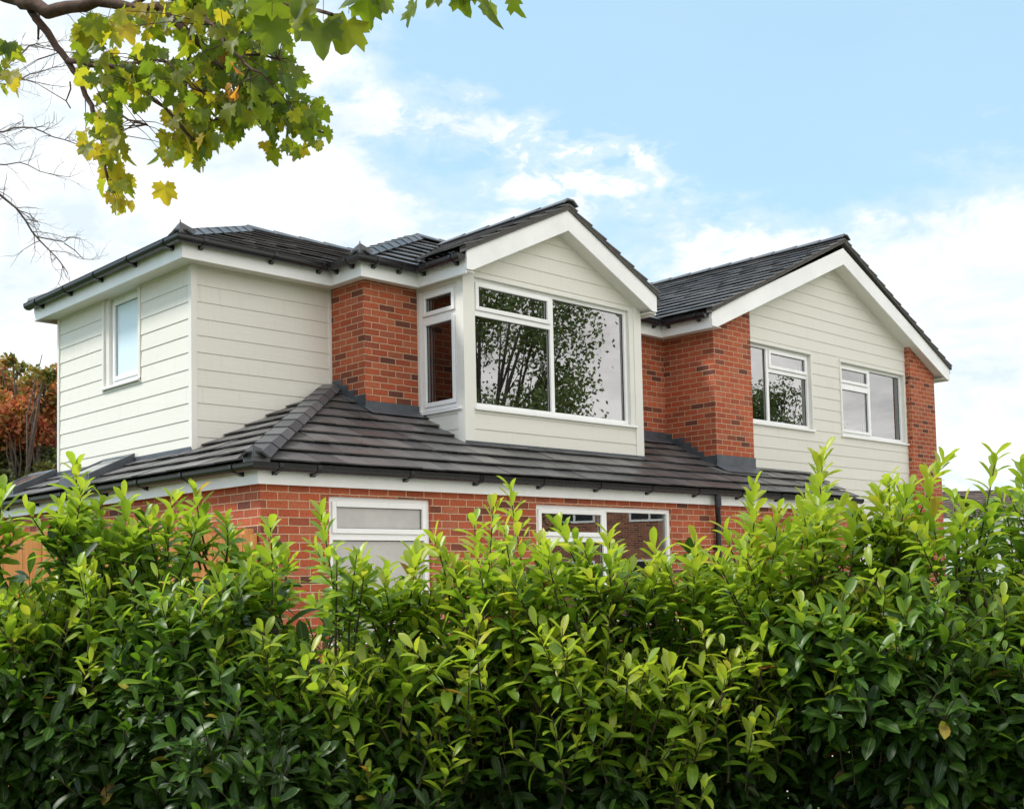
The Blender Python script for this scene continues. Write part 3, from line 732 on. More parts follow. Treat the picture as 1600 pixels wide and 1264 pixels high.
# ---- windows --------------------------------------------------------
def wbox(mb, fr, a, b, d0, d1, c, d): 
    P = [fr(a, d0, c), fr(b, d0, c), fr(b, d1, c), fr(a, d1, c), fr(a, d0, d), fr(b, d0, d), fr(b, d1, d), fr(a, d1, d)]; mb.hexa(P)
def ring(mb, fr, a, b, c, d, w_, d0, d1):
    wbox(mb, fr, a, a+w_, d0, d1, c, d); wbox(mb, fr, b-w_, b, d0, d1, c, d)
    wbox(mb, fr, a+w_, b-w_, d0, d1, c, c+w_); wbox(mb, fr, a+w_, b-w_, d0, d1, d-w_, d)
def window(fr, a, b, c, d, lights, label, sill=True, dz=-.03, fw_=.045, sill_out=.05, muls=(), glass=None):
    """lights: (u0,u1,z0,z1,kind) kind 's' opening sash, 'f' fixed"""
    mb = MB(); ring(mb, fr, a, b, c, d, fw_, dz-.06, dz)
    for (m0, m1, n0, n1) in muls: wbox(mb, fr, m0, m1, dz-.06, dz-.001, n0, n1)
    wn = mb.build('window', M_WHITE, HOUSE, bevel=.003); tag(wn, label)
    for (p, q, r_, s_, kd) in lights:
        if kd == 's':
            m2 = MB(); ring(m2, fr, p+.002, q-.002, r_+.002, s_-.002, .048, dz-.045, dz+.018); m2.build('sash', M_WHITE, wn, bevel=.005)
            e = .048; dg = dz-.012
        else: e = .0; dg = dz-.03
        m2 = MB(); ring(m2, fr, p+e, q-e, r_+e, s_-e, .007, dg-.01, dg+.003); m2.build('gasket', M_RUBBER, wn)
        m2 = MB(); wbox(m2, fr, p+e+.001, q-e-.001, dg-.024, dg-.002, r_+e+.001, s_-e-.001); m2.build('pane', glass or M_GLASS, wn, recalc=True)
    if sill:
        m2 = MB(); e1 = sill if isinstance(sill, tuple) else (.04, .04)
        P = [fr(a-e1[0], dz-.05, c-.045), fr(b+e1[1], dz-.05, c-.045), fr(b+e1[1], sill_out, c-.045), fr(a-e1[0], sill_out, c-.045),
             fr(a-e1[0], dz-.05, c-.002), fr(b+e1[1], dz-.05, c-.002), fr(b+e1[1], sill_out, c-.018), fr(a-e1[0], sill_out, c-.018)]
        m2.hexa(P); m2.build('sill', M_WHITE, wn, bevel=.004)
    return wn
# bay front
mu = 10.00; tb = 4.60
window(front(9.49), bh[0], bh[1], bh[2], bh[3],
       [(bh[0]+.045, mu-.03, tb+.03, bh[3]-.045, 's'), (bh[0]+.045, mu-.03, bh[2]+.045, tb-.03, 'f'), (mu+.03, bh[1]-.045, bh[2]+.045, bh[3]-.045, 'f')],
       'wide white-framed window in the front of the bay', sill=(.04, .10), muls=[(mu-.03, mu+.03, bh[2]+.045, bh[3]-.045), (bh[0]+.045, mu-.03, tb-.03, tb+.03)])
window(left(8.541), sh_[0], sh_[1], sh_[2], sh_[3], [(sh_[0]+.045, sh_[1]-.045, tb+.03, sh_[3]-.045, 's'), (sh_[0]+.045, sh_[1]-.045, sh_[2]+.045, tb-.03, 's')],
       'narrow white-framed window in the left cheek of the bay', sill=(.07, .07), muls=[(sh_[0]+.045, sh_[1]-.045, tb-.03, tb+.03)], dz=-.0, glass=M_GLASS_SIDE)
# small side window
window(left(5.99), lw[0], lw[1]-.10, lw[2]+.04, lw[3]-.02, [(lw[0]+.045, lw[1]-.145, lw[2]+.085, lw[3]-.065, 's')], 'small tall window in the cream side wall at the left', sill=(.05, .13), dz=-.035, glass=M_FROST)
mb = MB(); mb.box(5.985, 6.06, lw[1]-.10, lw[1], lw[2], lw[3]+.01); mb.box(5.985, 6.06, lw[0], lw[1], lw[3]-.02, lw[3]+.0095); mb.build('window_reveal', M_TRIM, HOUSE)
# right wing windows
m1 = 14.66; t1 = 4.60
window(front(9.505), 13.92, g1[1], g1[2], g1[3], [(13.965, m1-.03, g1[2]+.045, g1[3]-.045, 'f'), (m1+.03, g1[1]-.045, t1+.03, g1[3]-.045, 's'), (m1+.03, g1[1]-.045, g1[2]+.045, t1-.03, 'f')],
       'white-framed window of the right wing beside the brick pier', sill=(0, .06), muls=[(m1-.03, m1+.03, g1[2]+.045, g1[3]-.045), (m1+.03, g1[1]-.045, t1-.03, t1+.03)])
m2_ = 17.69
window(front(9.505), g2[0], g2[1], g2[2], g2[3], [(g2[0]+.045, m2_-.03, t1+.03, g2[3]-.045, 's'), (g2[0]+.045, m2_-.03, g2[2]+.045, t1-.03, 's'), (m2_+.03, g2[1]-.045, g2[2]+.045, g2[3]-.045, 'f')],
       'white-framed window at the right of the big gable with pale blinds', sill=(.05, .09), muls=[(m2_-.03, m2_+.03, g2[2]+.045, g2[3]-.045), (g2[0]+.045, m2_-.03, t1-.03, t1+.03)])
# ground floor windows
tl = 2.006
window(front(8.76), w1h[0], w1h[1], w1h[2], w1h[3], [(w1h[0]+.045, w1h[1]-.045, tl+.03, w1h[3]-.045, 's'), (w1h[0]+.045, w1h[1]-.045, w1h[2]+.045, tl-.03, 'f')],
       'white-framed frosted window in the ground floor brick wall', muls=[(w1h[0]+.045, w1h[1]-.045, tl-.03, tl+.03)], fw_=.06, glass=M_FROST2)
mm = 10.05
window(front(8.76), w2h[0], w2h[1], w2h[2], w2h[3], [(w2h[0]+.045, mm-.03, tl+.03, w2h[3]-.045, 's'), (w2h[0]+.045, mm-.03, w2h[2]+.045, tl-.03, 'f'), (mm+.03, w2h[1]-.045, w2h[2]+.045, w2h[3]-.045, 'f')],
       'wide white-framed kitchen window in the ground floor wall above the hedge', muls=[(mm-.03, mm+.03, w2h[2]+.045, w2h[3]-.045), (w2h[0]+.045, mm-.03, tl-.03, tl+.03)], fw_=.055)

# ---- rooms behind the glass
def room(x0, x1, y0, y1, z0, z1, open_, m, name='room'):
    mb = MB()
    F = {'b': [(x0, y1, z0), (x1, y1, z0), (x1, y1, z1), (x0, y1, z1)], 'f': [(x0, y0, z0), (x1, y0, z0), (x1, y0, z1), (x0, y0, z1)],
         'l': [(x0, y0, z0), (x0, y1, z0), (x0, y1, z1), (x0, y0, z1)], 'r': [(x1, y0, z0), (x1, y1, z0), (x1, y1, z1), (x1, y0, z1)],
         'd': [(x0, y0, z0), (x1, y0, z0), (x1, y1, z0), (x0, y1, z0)], 'u': [(x0, y0, z1), (x1, y0, z1), (x1, y1, z1), (x0, y1, z1)]}
    for k in 'bflrdu':
        if k not in open_: mb.face(F[k])
    return mb.build(name, m, HOUSE)
room(8.62, 11.54, 9.57, 12.6, 3.0, 4.968, 'fl', M_ROOM)
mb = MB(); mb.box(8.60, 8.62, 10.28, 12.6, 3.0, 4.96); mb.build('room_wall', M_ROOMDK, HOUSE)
room(6.09, 7.7, 11.2, 14.2, 3.0, 4.96, 'l', M_ROOM); room(14.0, 16.2, 9.6, 12.0, 2.9, 4.98, 'f', M_ROOMDK); room(16.25, 18.88, 9.6, 12.0, 2.9, 4.98, 'f', M_ROOM)
room(5.6, 7.9, 8.86, 10.5, .2, 2.44, 'f', M_ROOM); room(8.0, 11.9, 8.86, 11.0, .2, 2.44, 'f', M_ROOMDK)
def curtain(x0, x1, y, z0, z1, m=M_CURT, ax='x', name='curtain', amp=.022, wl_=.09):
    mb = MB(); n = max(4, int((x1-x0)/.015)); pr_ = None
    for i in range(n+1):
        u = x0+(x1-x0)*i/n; dd = amp*math.sin(u*2*math.pi/wl_)+.4*amp*math.sin(u*31)
        p = (u, y+dd) if ax == 'x' else (y+dd, u)
        if pr_: mb.face([(pr_[0], pr_[1], z0), (p[0], p[1], z0), (p[0], p[1], z1), (pr_[0], pr_[1], z1)])
        pr_ = p
    return mb.build(name, m, HOUSE, smooth=True)
curtain(8.72, 8.86, 9.68, 3.5, 4.95); curtain(10.72, 11.0, 9.72, 3.5, 4.95, amp=.015); curtain(9.95, 10.22, 8.70, 3.5, 4.95, ax='y')
curtain(14.02, 14.2, 9.70, 3.7, 4.95, M_WOODB); curtain(18.60, 18.76, 9.75, 3.7, 4.95, M_WOODB)
def slats(x0, x1, y, z0, z1, m, ax='x', pitch=.05, name='blind'):
    mb = MB(); z = z0
    while z < z1:
        if ax == 'x': P = [(x0, y-.018, z), (x1, y-.018, z), (x1, y+.018, z+.03), (x0, y+.018, z+.03)]
        else: P = [(y-.018, x0, z), (y-.018, x1, z), (y+.018, x1, z+.03), (y+.018, x0, z+.03)]
        mb.prism(P, [(a, b, c-.002) for a, b, c in P]); z += pitch
    return mb.build(name, m, HOUSE)
slats(16.72, 17.66, 9.66, 3.80, 4.93, M_BLINDW, pitch=.032); slats(17.72, 18.58, 9.66, 3.80, 4.93, M_BLINDW, pitch=.032)
slats(9.62, 10.0, 8.75, 3.5, 4.55, M_WOODB, 'y', .04)
def sheet(x0, x1, y0, y1, z0, z1, m, name='blind'):
    mb = MB(); mb.box(x0, x1, y0, y1, z0, z1); return mb.build(name, m, HOUSE)

# things on the kitchen sill
mb = MB()
for i in range(2):
    cx = 9.12+i*.09; prf = [(.0, .0), (.035, 0), (.04, .05), (.03, .10), (.012, .13), (.012, .17), (0, .17)]
    pts = [(cx, 8.93, 2.04+z) for r_, z in prf]; mb.tube(pts, [max(r_, .001) for r_, z in prf], 12)
mb.build('sill_bottle', M_WHITE, HOUSE, smooth=True)

# ---- flashings
def apron(x0, x1, y, yo, z0, z1, yr):
    mb = MB(); mb.box(x0, x1, y-.018, y-.001, z0-.06, z1)
    A = [(x0-.03, y-.001, z0), (x1+.03, y-.001, z0), (x1+.03, y-yo, lz(0, y-yo)+.045), (x0-.03, y-yo, lz(0, y-yo)+.045)]
    mb.prism([(x, y_, z+.004) for x, y_, z in A], A); return mb.build('flashing', M_LEAD, HOUSE, recalc=True)
apron(7.745, 8.54, 10.28, .18, 3.535, 3.60, 0); apron(11.635, 13.12, 10.28, .18, 3.535, 3.62, 0); apron(13.115, 14.055, 9.404, .20, 3.085, 3.23, 0)
def stepped(X, y0, y1, zf, n, up_=.10):
    mb = MB()
    for i in range(n):
        a = y0+(y1-y0)*i/n; b = y0+(y1-y0)*(i+1)/n; zt_ = math.ceil((zf(0, b)+up_-.02)/.075)*.075
        mb.box(X-.006-.0007*(i % 2), X-.001, a, b, zf(0, a)-.04, zt_)
    return mb.build('stepped_flashing', M_LEAD, HOUSE)
stepped(7.754, 10.265, 10.92, lz, 6); stepped(13.13, 9.39, 10.279, lz, 8)
one_box('flashing', M_LEAD, HOUSE, 0, 14.06, LRX, 9.462, 9.478, 2.95, 3.11); one_box('flashing', M_LEAD, HOUSE, 0, 8.51, 11.634, 9.455, 9.461, 2.95, 3.125)
one_box('flashing', M_LEAD, HOUSE, 0, 5.945, 5.954, 10.90, 14.3, 2.85, 3.03)

# ---- downpipe
mb = MB(); yg = 8.62
mb.tube([(12.03, yg, 2.58), (12.03, yg, 2.42), (12.04, yg+.015, 2.38), (12.13, yg+.07, 2.25), (12.14, yg+.085, 2.20), (12.14, yg+.085, .1)], .036, 14)
mb.tube([(12.03, yg, 2.58), (12.03, yg, 2.43)], .045, 14); mb.tube([(12.14, yg+.085, 2.21), (12.14, yg+.085, 2.12)], .044, 14)
dp = mb.build('downpipe', M_BLACK, HOUSE, smooth=False)
for z in (1.9, .9):
    m2 = MB(); m2.box(12.09, 12.19, 8.69, 8.759, z, z+.03); m2.build('clip', M_BLACK, dp)
# ---- skylights on the side slope
def skylight(y0, y1, xa, xb):
    h = .12; mb = MB()
    P = lambda x, y, k: (x, y, lzx(x, 0)+k)
    for (a, b, c, d) in ((xa, xb, y0, y0+.06), (xa, xb, y1-.06, y1), (xa, xa+.06, y0+.06, y1-.06), (xb-.06, xb, y0+.06, y1-.06)):
        mb.hexa([P(a, c, -.02), P(b, c, -.02), P(b, d, -.02), P(a, d, -.02), P(a, c, h), P(b, c, h), P(b, d, h), P(a, d, h)])
    s = mb.build('skylight', M_LEAD, HOUSE, bevel=.004)
    mb = MB(); mb.hexa([P(xa+.06, y0+.06, h-.03), P(xb-.06, y0+.06, h-.03), P(xb-.06, y1-.06, h-.03), P(xa+.06, y1-.06, h-.03), P(xa+.06, y0+.06, h-.01), P(xb-.06, y0+.06, h-.01), P(xb-.06, y1-.06, h-.01), P(xa+.06, y1-.06, h-.01)])
    mb.build('pane', simple('skylight_glass', (.12, .13, .14), .06, 1.0, .05), s)
    return s
tag(skylight(12.16, 12.95, 5.42, 5.95), 'raised roof light on the side slope nearer the corner')
tag(skylight(14.30, 15.1, 5.42, 5.95), 'raised roof light at the far end of the side slope')

# ================================================================== timber fence beside the house
fence = empty('timber_fence', (3.2, 8.81, 0), 'orange timber fence with vertical boards beside the brick corner', 'fence')
mb = MB(); x = .8
while x < 5.30:
    w_ = .145; mb.box(x, x+w_-.004, 8.80+random.uniform(-.003, .003), 8.822, .05, 2.02+random.uniform(-.004, .004)); x += w_
mb.build('boards', M_TIMBER, fence)
for px_ in (.75, 2.95, 5.33): 
    mb = MB(); mb.box(px_, px_+.09, 8.825, 8.915, 0, 2.07); mb.build('post', M_TIMBER, fence, bevel=.004)
mb = MB()
for z in (.4, 1.2, 1.85): mb.box(.84, 5.33, 8.824, 8.86, z, z+.07)
mb.build('rail', M_TIMBER, fence)

# ================================================================== ground
def ground_mat():
    m, k = mat('grass'); tcn = k.n('ShaderNodeTexCoord')
    n = k.n('ShaderNodeTexNoise', ins={'Vector': (tcn, 3), 'Scale': .5, 'Detail': 10.0, 'Roughness': .7})
    r = k.ramp(n, [(.3, (.035, .06, .018)), (.55, (.06, .10, .025)), (.75, (.11, .12, .05))])
    finish(k, principled(k, m, r, .95, .2)); return m
mb = MB(); mb.face([(-900, -900, 0), (900, -900, 0), (900, 900, 0), (-900, 900, 0)])
g = mb.build('ground', ground_mat()); tag(g, 'grass ground round the house', None, None, 'structure')
def paving():
    m, k = mat('pale_paving'); uv = k.n('ShaderNodeUVMap')
    b = k.n('ShaderNodeTexBrick', offset=.5, ins={'Vector': uv, 'Color1': (.42, .39, .34, 1), 'Color2': (.56, .53, .47, 1), 'Mortar': (.2, .18, .15, 1), 'Scale': 1.0, 'Mortar Size': .008, 'Brick Width': .6, 'Row Height': .45})
    n = k.n('ShaderNodeTexNoise', ins={'Vector': uv, 'Scale': 3.0, 'Detail': 7.0})
    c = k.mix(1.0, (b, 0), k.n('ShaderNodeMapRange', ins={0: n, 3: .75, 4: 1.15}), 'MULTIPLY')
    finish(k, principled(k, m, out(c), .85, .3)); return m
mb = MB(); P = [(1.5, 5.8, .02), (22, 1.0, .02), (22, 8.75, .02), (1.5, 8.75, .02)]; mb.face(P, [(p[0], p[1]) for p in P])
pv = mb.build('path', paving()); tag(pv, 'pale paving between the hedge and the house', None, None, 'structure')

# ================================================================== foliage helpers
def frames(dirs, roll):
    """orthonormal frames (x,y,z) with y along dirs; roll about y"""
    y = dirs/np.linalg.norm(dirs, axis=1, keepdims=True)
    ref = np.tile(np.array([0., 0, 1]), (len(y), 1)); bad = np.abs(y[:, 2]) > .95; ref[bad] = (1, 0, 0)
    x = np.cross(y, ref); x /= np.linalg.norm(x, axis=1, keepdims=True); z = np.cross(x, y)
    c, s = np.cos(roll)[:, None], np.sin(roll)[:, None]
    return x*c+z*s, y, z*c-x*s
def leaves(pos, dirs, roll, size, tmpl, curl):
    """bake a grid-leaf template at many places; tmpl: V (n,3) x across, y along, z normal"""
    X, Y, Z = frames(dirs, roll); n = len(tmpl)
    t = np.repeat(tmpl[None], len(pos), 0).copy()
    t[:, :, 2] += -curl[:, None]*t[:, :, 1]**2
    t *= size[:, None, None]
    return (pos[:, None]+t[:, :, 0:1]*X[:, None]+t[:, :, 1:2]*Y[:, None]+t[:, :, 2:3]*Z[:, None]).reshape(-1, 3)
# laurel leaf grid (3 across, 6 along), obovate with folded midrib
la_w = [.03, .105, .165, .195, .150, .015]; la_y = [0, .2, .42, .64, .86, 1.0]
lt = []; luv = []
for i in range(6):
    for j, s in enumerate((-1, 0, 1)):
        lt.append((s*la_w[i], la_y[i], abs(s)*la_w[i]*.38+.01*math.sin(i*2.1)*abs(s))); luv.append((s*1.0, la_y[i]))
lt = np.array(lt); luv = np.array(luv)
lf = np.array([(i*3+j, i*3+j+1, (i+1)*3+j+1, (i+1)*3+j) for i in range(5) for j in range(2)])
def bake(name, pos, dirs, roll, size, curl, tint, m, parent, T_=lt, F_f=lf, UV_=luv):
    pos, dirs, roll, size, curl, tint = map(np.asarray, (pos, dirs, roll, size, curl, tint))
    V = leaves(pos, dirs, roll, size, T_, curl); n = len(T_)
    F = (F_f[None]+np.arange(len(pos))[:, None, None]*n).reshape(-1, F_f.shape[1])
    return np_mesh(name, V, F, np.tile(UV_, (len(pos), 1)), np.repeat(tint, len(F_f)), m, parent)

# ================================================================== laurel hedge
HD = np.array([math.sin(YAW), math.cos(YAW), 0]); HR = np.array([math.cos(YAW), -math.sin(YAW), 0])
prof_px = [(-200, 790), (0, 812), (60, 800), (110, 775), (150, 765), (200, 800), (250, 785), (300, 800), (340, 850), (400, 870), (450, 875), (485, 960), (515, 905), (560, 900), (600, 895), (650, 880),
           (685, 925), (730, 850), (800, 835), (850, 870), (900, 850), (950, 880), (1000, 905), (1055, 940), (1095, 885), (1130, 850), (1180, 825), (1250, 800), (1300, 810), (1350, 830), (1400, 780), (1450, 785),
           (1468, 880), (1500, 940), (1530, 915), (1555, 820), (1600, 775), (1800, 780)]
def hedge_top(s, d):                    # s metres along, d distance in front of the camera
    px = 800+s/d*1800; xs = [p[0] for p in prof_px]; ys = [p[1] for p in prof_px]
    return px, np.interp(px, xs, ys)
hedge = empty('laurel_hedge', tuple(HD*4.6), 'long dense green laurel hedge with yellow-green tips in front of the brick house', 'hedge')
LP, LD, LR, LS, LC, LT = [], [], [], [], [], []
SB = MB()
def shoot(base, d, L, nl, size, tip, up_bias=.0, spread=.9, stem_r=.004, tint0=.3):
    """a leafy shoot: leaves spiral round the stem and crowd to the tip. tip = how young the end leaves are"""
    d = d/np.linalg.norm(d); bend = rng.normal(0, .12, 3); bend[2] = abs(bend[2])+up_bias
    pts = [base+d*(L*t)+bend*(t*t*L) for t in np.linspace(0, 1, 6)]
    SB.tube([tuple(p) for p in pts], [stem_r*(1-.12*i) for i in range(6)], 5, .5, False)
    ph = rng.uniform(0, 6.28)
    for i in range(nl):
        t = (i+.5)/nl; t = t**.62; p = base+d*(L*t)+bend*(t*t*L)
        ax = d+bend*2*t; ax = ax/np.linalg.norm(ax)
        ref = np.array([0, 0, 1.]) if abs(ax[2]) < .9 else np.array([1., 0, 0])
        a = np.cross(ax, ref); a /= np.linalg.norm(a); b = np.cross(ax, a)
        ang = ph+i*2.4+rng.normal(0, .25); rad = a*math.cos(ang)+b*math.sin(ang)
        op = (spread*(1.30-t**2*.70)+rng.normal(0, .15)); dr = ax*math.cos(op)+rad*math.sin(op); dr[2] += .05
        # leaf upper side faces the stem tip: roll so z axis ~ ax
        y = dr/np.linalg.norm(dr); rf = np.array([0, 0, 1.]) if abs(y[2]) <= .95 else np.array([1., 0, 0])
        x0 = np.cross(y, rf); x0 /= np.linalg.norm(x0); z0 = np.cross(x0, y)
        want = ax*.7+np.array([0, 0, .5]); want = want-y*want.dot(y)
        # in frames(): z_rot = z0*c - x0*s
        rl = math.atan2(-want.dot(x0), want.dot(z0))+rng.normal(0, .25)
        LP.append(p); LD.append(y); LR.append(rl)
        LS.append(size*(.78+.30*math.sin(math.pi*min(1, t*1.05)))*rng.uniform(.8, 1.15)); LC.append(rng.uniform(-.1, .7)*(1 if t < .8 else .5))
        LT.append(rng.uniform(.93, 1.0) if rng.random() < .007 else float(np.clip(tint0+tip*t**1.5+rng.normal(0, .07), 0, .86)))
def hp_pt(s, d, z): return HR*s+HD*d+np.array([0, 0, z])
def front_d(s, z): return 4.08+.17*math.sin(s*2.3+1)+.13*math.sin(s*5.1+z*3.0)+.10*math.sin(z*7.0+s*1.7)+.06*math.sin(s*11+z*9)
# body of the hedge: shoots coming out of the front face, top and back
n_body = 0
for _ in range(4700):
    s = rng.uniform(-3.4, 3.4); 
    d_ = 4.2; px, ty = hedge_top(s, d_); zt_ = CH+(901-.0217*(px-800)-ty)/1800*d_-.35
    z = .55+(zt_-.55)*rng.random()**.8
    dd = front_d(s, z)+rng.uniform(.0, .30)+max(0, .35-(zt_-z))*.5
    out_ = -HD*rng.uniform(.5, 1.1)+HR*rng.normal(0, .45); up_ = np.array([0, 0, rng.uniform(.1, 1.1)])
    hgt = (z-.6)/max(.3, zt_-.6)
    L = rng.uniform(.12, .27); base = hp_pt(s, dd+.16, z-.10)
    shoot(base, out_+up_*(.6+hgt*.9), L, int(rng.integers(7, 13)), rng.uniform(.060, .108), .10+.24*max(0, hgt-.55)/.45+.05*rng.random(), .15, 1.0, tint0=.10+.27*hgt**1.8+rng.normal(0, .05))  # tint darkens towards the ground: shade low in the hedge painted into the leaves
# top of the hedge, through its depth
for _ in range(2500):
    s = rng.uniform(-3.4, 3.4); dd = rng.uniform(4.1, 5.1); px, ty = hedge_top(s, dd)
    zt_ = CH+(901-.0217*(px-800)-ty)/1800*4.3-.31-.10*max(0, dd-4.6); z = zt_-rng.random()**1.5*.40
    young = rng.random()*.5+.5*(1 if px > 620 else .55)
    shoot(hp_pt(s, dd, z-.23), HR*rng.normal(0, .35)-HD*rng.normal(.12, .4)+np.array([0, 0, 1.0]), rng.uniform(.18, .30), int(rng.integers(8, 13)), rng.uniform(.07, .105), .75*young+.10, .1, .95, tint0=.46)
# inner and rear leaves so that the hedge is dense
for _ in range(750):
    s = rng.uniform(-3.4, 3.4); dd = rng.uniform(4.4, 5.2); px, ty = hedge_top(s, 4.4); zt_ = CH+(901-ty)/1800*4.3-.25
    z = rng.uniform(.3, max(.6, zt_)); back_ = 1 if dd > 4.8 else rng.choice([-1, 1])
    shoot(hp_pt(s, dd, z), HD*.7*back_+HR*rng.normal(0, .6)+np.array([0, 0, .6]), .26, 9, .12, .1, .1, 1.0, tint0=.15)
# tall single sprays that stand above the hedge
sprays = [(5, 750, .30, .2), (140, 712, .55, .28), (120, 740, .5, .25), (205, 757, .45, .22), (262, 752, .5, .22), (298, 748, .42, .2), (90, 770, .5, .2), (240, 790, .4, .2), (345, 825, .45, .2), (372, 845, .5, .2), (432, 812, .75, .28), (415, 845, .6, .2),
          (520, 812, .55, .34), (528, 850, .5, .25), (562, 850, .6, .2), (610, 868, .6, .2), (655, 845, .95, .25), (640, 860, .9, .2), (702, 818, .95, .25), (742, 815, .6, .2), (795, 785, .85, .36), (775, 815, .8, .3), (830, 838, .85, .25), (888, 800, .6, .32), (935, 818, .75, .25),
          (968, 835, 1., .2), (1015, 828, .9, .3), (945, 870, .95, .3), (1085, 845, .75, .3), (1095, 870, .8, .3), (1158, 815, .8, .3), (1178, 760, .85, .36), (1200, 790, .85, .36), (1225, 810, .9, .3), (1270, 805, .8, .3), (1278, 728, .85, .42), (1310, 738, .8, .36), (1300, 775, .85, .3), (1345, 795, .75, .3), (1372, 752, .7, .3), (1392, 745, .7, .3), (1420, 702, .75, .42),
          (1400, 760, .7, .3), (1440, 758, .7, .3), (1552, 735, .6, .36), (1582, 712, .45, .4), (1598, 770, .5, .3), (1240, 770, .9, .3), (855, 830, .9, .25), (1050, 880, .7, .25)]
for (px, py, yg_, L) in sprays:
    d_ = rng.uniform(4.2, 4.7); tip_ = np.array(at(px, py, d_))-np.array([0, 0, .07]); v = np.array([0, 0, 1.0])+HR*rng.normal(0, .16)-HD*rng.normal(0, .12); v /= np.linalg.norm(v)
    LL = L*1.25; shoot(tip_-v*LL*.97-v*.0, v, LL, int(LL/.015), .096, yg_*.42+.05, .0, .86, .005, tint0=.60)
    for k_ in range(4): shoot(tip_-v*(LL*.7+.13)+HR*rng.normal(0, .05), v+HR*rng.normal(0, .35)+HD*rng.normal(0, .2), LL*.75, 16, .090, yg_*.4+.05, .0, .95, .005, tint0=.56)
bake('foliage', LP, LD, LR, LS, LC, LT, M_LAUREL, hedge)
# woody stems from the ground
for i in range(30):
    s = -3.3+i*.225+rng.normal(0, .05); b = hp_pt(s, 4.62+rng.normal(0, .08), 0)
    p = [b]
    for k_ in range(6): p.append(p[-1]+np.array([0, 0, .20])+HR*rng.normal(0, .05)+HD*rng.normal(0, .05))
    SB.tube([tuple(q) for q in p], [.024-.003*k_ for k_ in range(7)], 7, .5, False)
    for k_ in range(7):
        q = p[rng.integers(2, 6)]; e = q+HR*rng.normal(0, .25)+HD*rng.uniform(0, .2)+np.array([0, 0, rng.uniform(.1, .35)])
        SB.tube([tuple(q), tuple((q+e)/2+rng.normal(0, .02, 3)), tuple(e)], [.007, .005, .003], 5, .5, False)
SB.build('stems', M_STEM, hedge, smooth=True)

# ================================================================== maple tree over the camera
def maple_template():
    ang = [(-90, .14), (-66, .44), (-50, .38), (-26, .66), (-14, .58), (0, .68), (14, .50), (26, .76), (36, .74), (46, .90), (57, .64), (68, .72), (78, .90), (90, 1.02)]
    pts = []
    for a, r_ in ang: pts.append((math.cos(math.radians(a))*r_*.80, math.sin(math.radians(a))*r_*.72+.25))
    L_ = pts+[(-x, y) for x, y in reversed(pts[:-1])]
    V = [(0, .25, 0)]+[(x, y, abs(x)*.22+.04*math.sin(x*9+y*5)) for x, y in L_]
    n = len(L_); F = [(0, 1+i, 1+(i+1) % n) for i in range(n-1)]+[(0, n, 1)]
    return np.array(V), np.array(F), np.array([(x, y) for x, y, z in V])
MT, MF, MU = maple_template()
trunk_base = np.array(at(-560, 900, 6.4)); trunk_base[2] = 0
maple = empty('maple_tree', tuple(trunk_base), 'leafy maple branch with green and yellow lobed leaves hanging in at the upper left', 'tree')
TB = MB(); BR = MB()
tp = [trunk_base+np.array([0, 0, z])+HR*.05*math.sin(z) for z in np.linspace(0, 7.5, 12)]
TB.tube([tuple(p) for p in tp], [.24-.014*i for i in range(12)], 16, .5); TB.build('trunk', M_BARK, maple, smooth=True)
def dp3(px, py, d): return np.array(at(px, py, d))
branches = [
    ([(-560, -60), (-260, -80), (-60, -35), (10, -8), (40, 6), (75, 15), (110, 14), (155, 3), (210, 10), (255, 12), (300, 60), (340, 95), (400, 140), (455, 182)], 6.4, 5.6, 15, 3.2),
    ([(40, 6), (62, 32), (85, 72), (105, 95), (125, 130), (142, 165), (156, 205), (160, 250), (172, 285)], 6.2, 6.0, 7, 1.8),
    ([(105, 95), (140, 97), (185, 105), (225, 135), (258, 172), (300, 215)], 6.1, 5.7, 5, 1.8),
    ([(185, 108), (212, 96), (240, 94), (278, 112), (320, 150)], 6.0, 5.6, 2.6, 1.2),
    ([(210, 10), (255, -10), (300, 5), (330, 45), (370, 92), (410, 120)], 6.0, 5.2, 4.5, 1.4),
    ([(255, 12), (330, -20), (420, -25), (470, 10), (520, 20)], 5.9, 4.2, 4.5, 2.0),
    ([(420, -25), (560, -30), (700, -25), (820, -12)], 4.9, 4.0, 3.5, 2.0),
    ([(62, 32), (60, 48), (58, 60)], 6.2, 6.2, 3, 1.5), ([(110, 125), (112, 150), (108, 170)], 6.0, 6.0, 1.4, .8),
    ([(400, 140), (440, 160), (480, 190), (505, 205)], 5.8, 5.6, 2.4, 1.2), ([(160, 160), (200, 185), (230, 200)], 6.0, 5.8, 2, 1),
    ([(340, 95), (380, 80), (430, 90)], 5.9, 5.6, 2.4, 1.2), ([(300, 60), (290, 100), (300, 150), (330, 190)], 5.9, 5.8, 2.2, 1.2)]
bpts = []
for pl, d0, d1, r0_, r1_ in branches:
    n = len(pl); P = []
    pp = []
    for i in range(n-1):
        for t in (0, .5): pp.append((pl[i][0]*(1-t)+pl[i+1][0]*t, pl[i][1]*(1-t)+pl[i+1][1]*t, (i+t)/(n-1)))
    pp.append((pl[-1][0], pl[-1][1], 1))
    for x, y, t in pp:
        q = dp3(x, y, d0+(d1-d0)*t)+rng.normal(0, .008, 3); P.append(q)
        if x > 90: bpts.append(q)
    dm = (d0+d1)/2/1800
    BR.tube([tuple(q) for q in P], [(r0_+(r1_-r0_)*i/len(P))*dm for i in range(len(P))], 8, .5)
bpts = np.array(bpts)
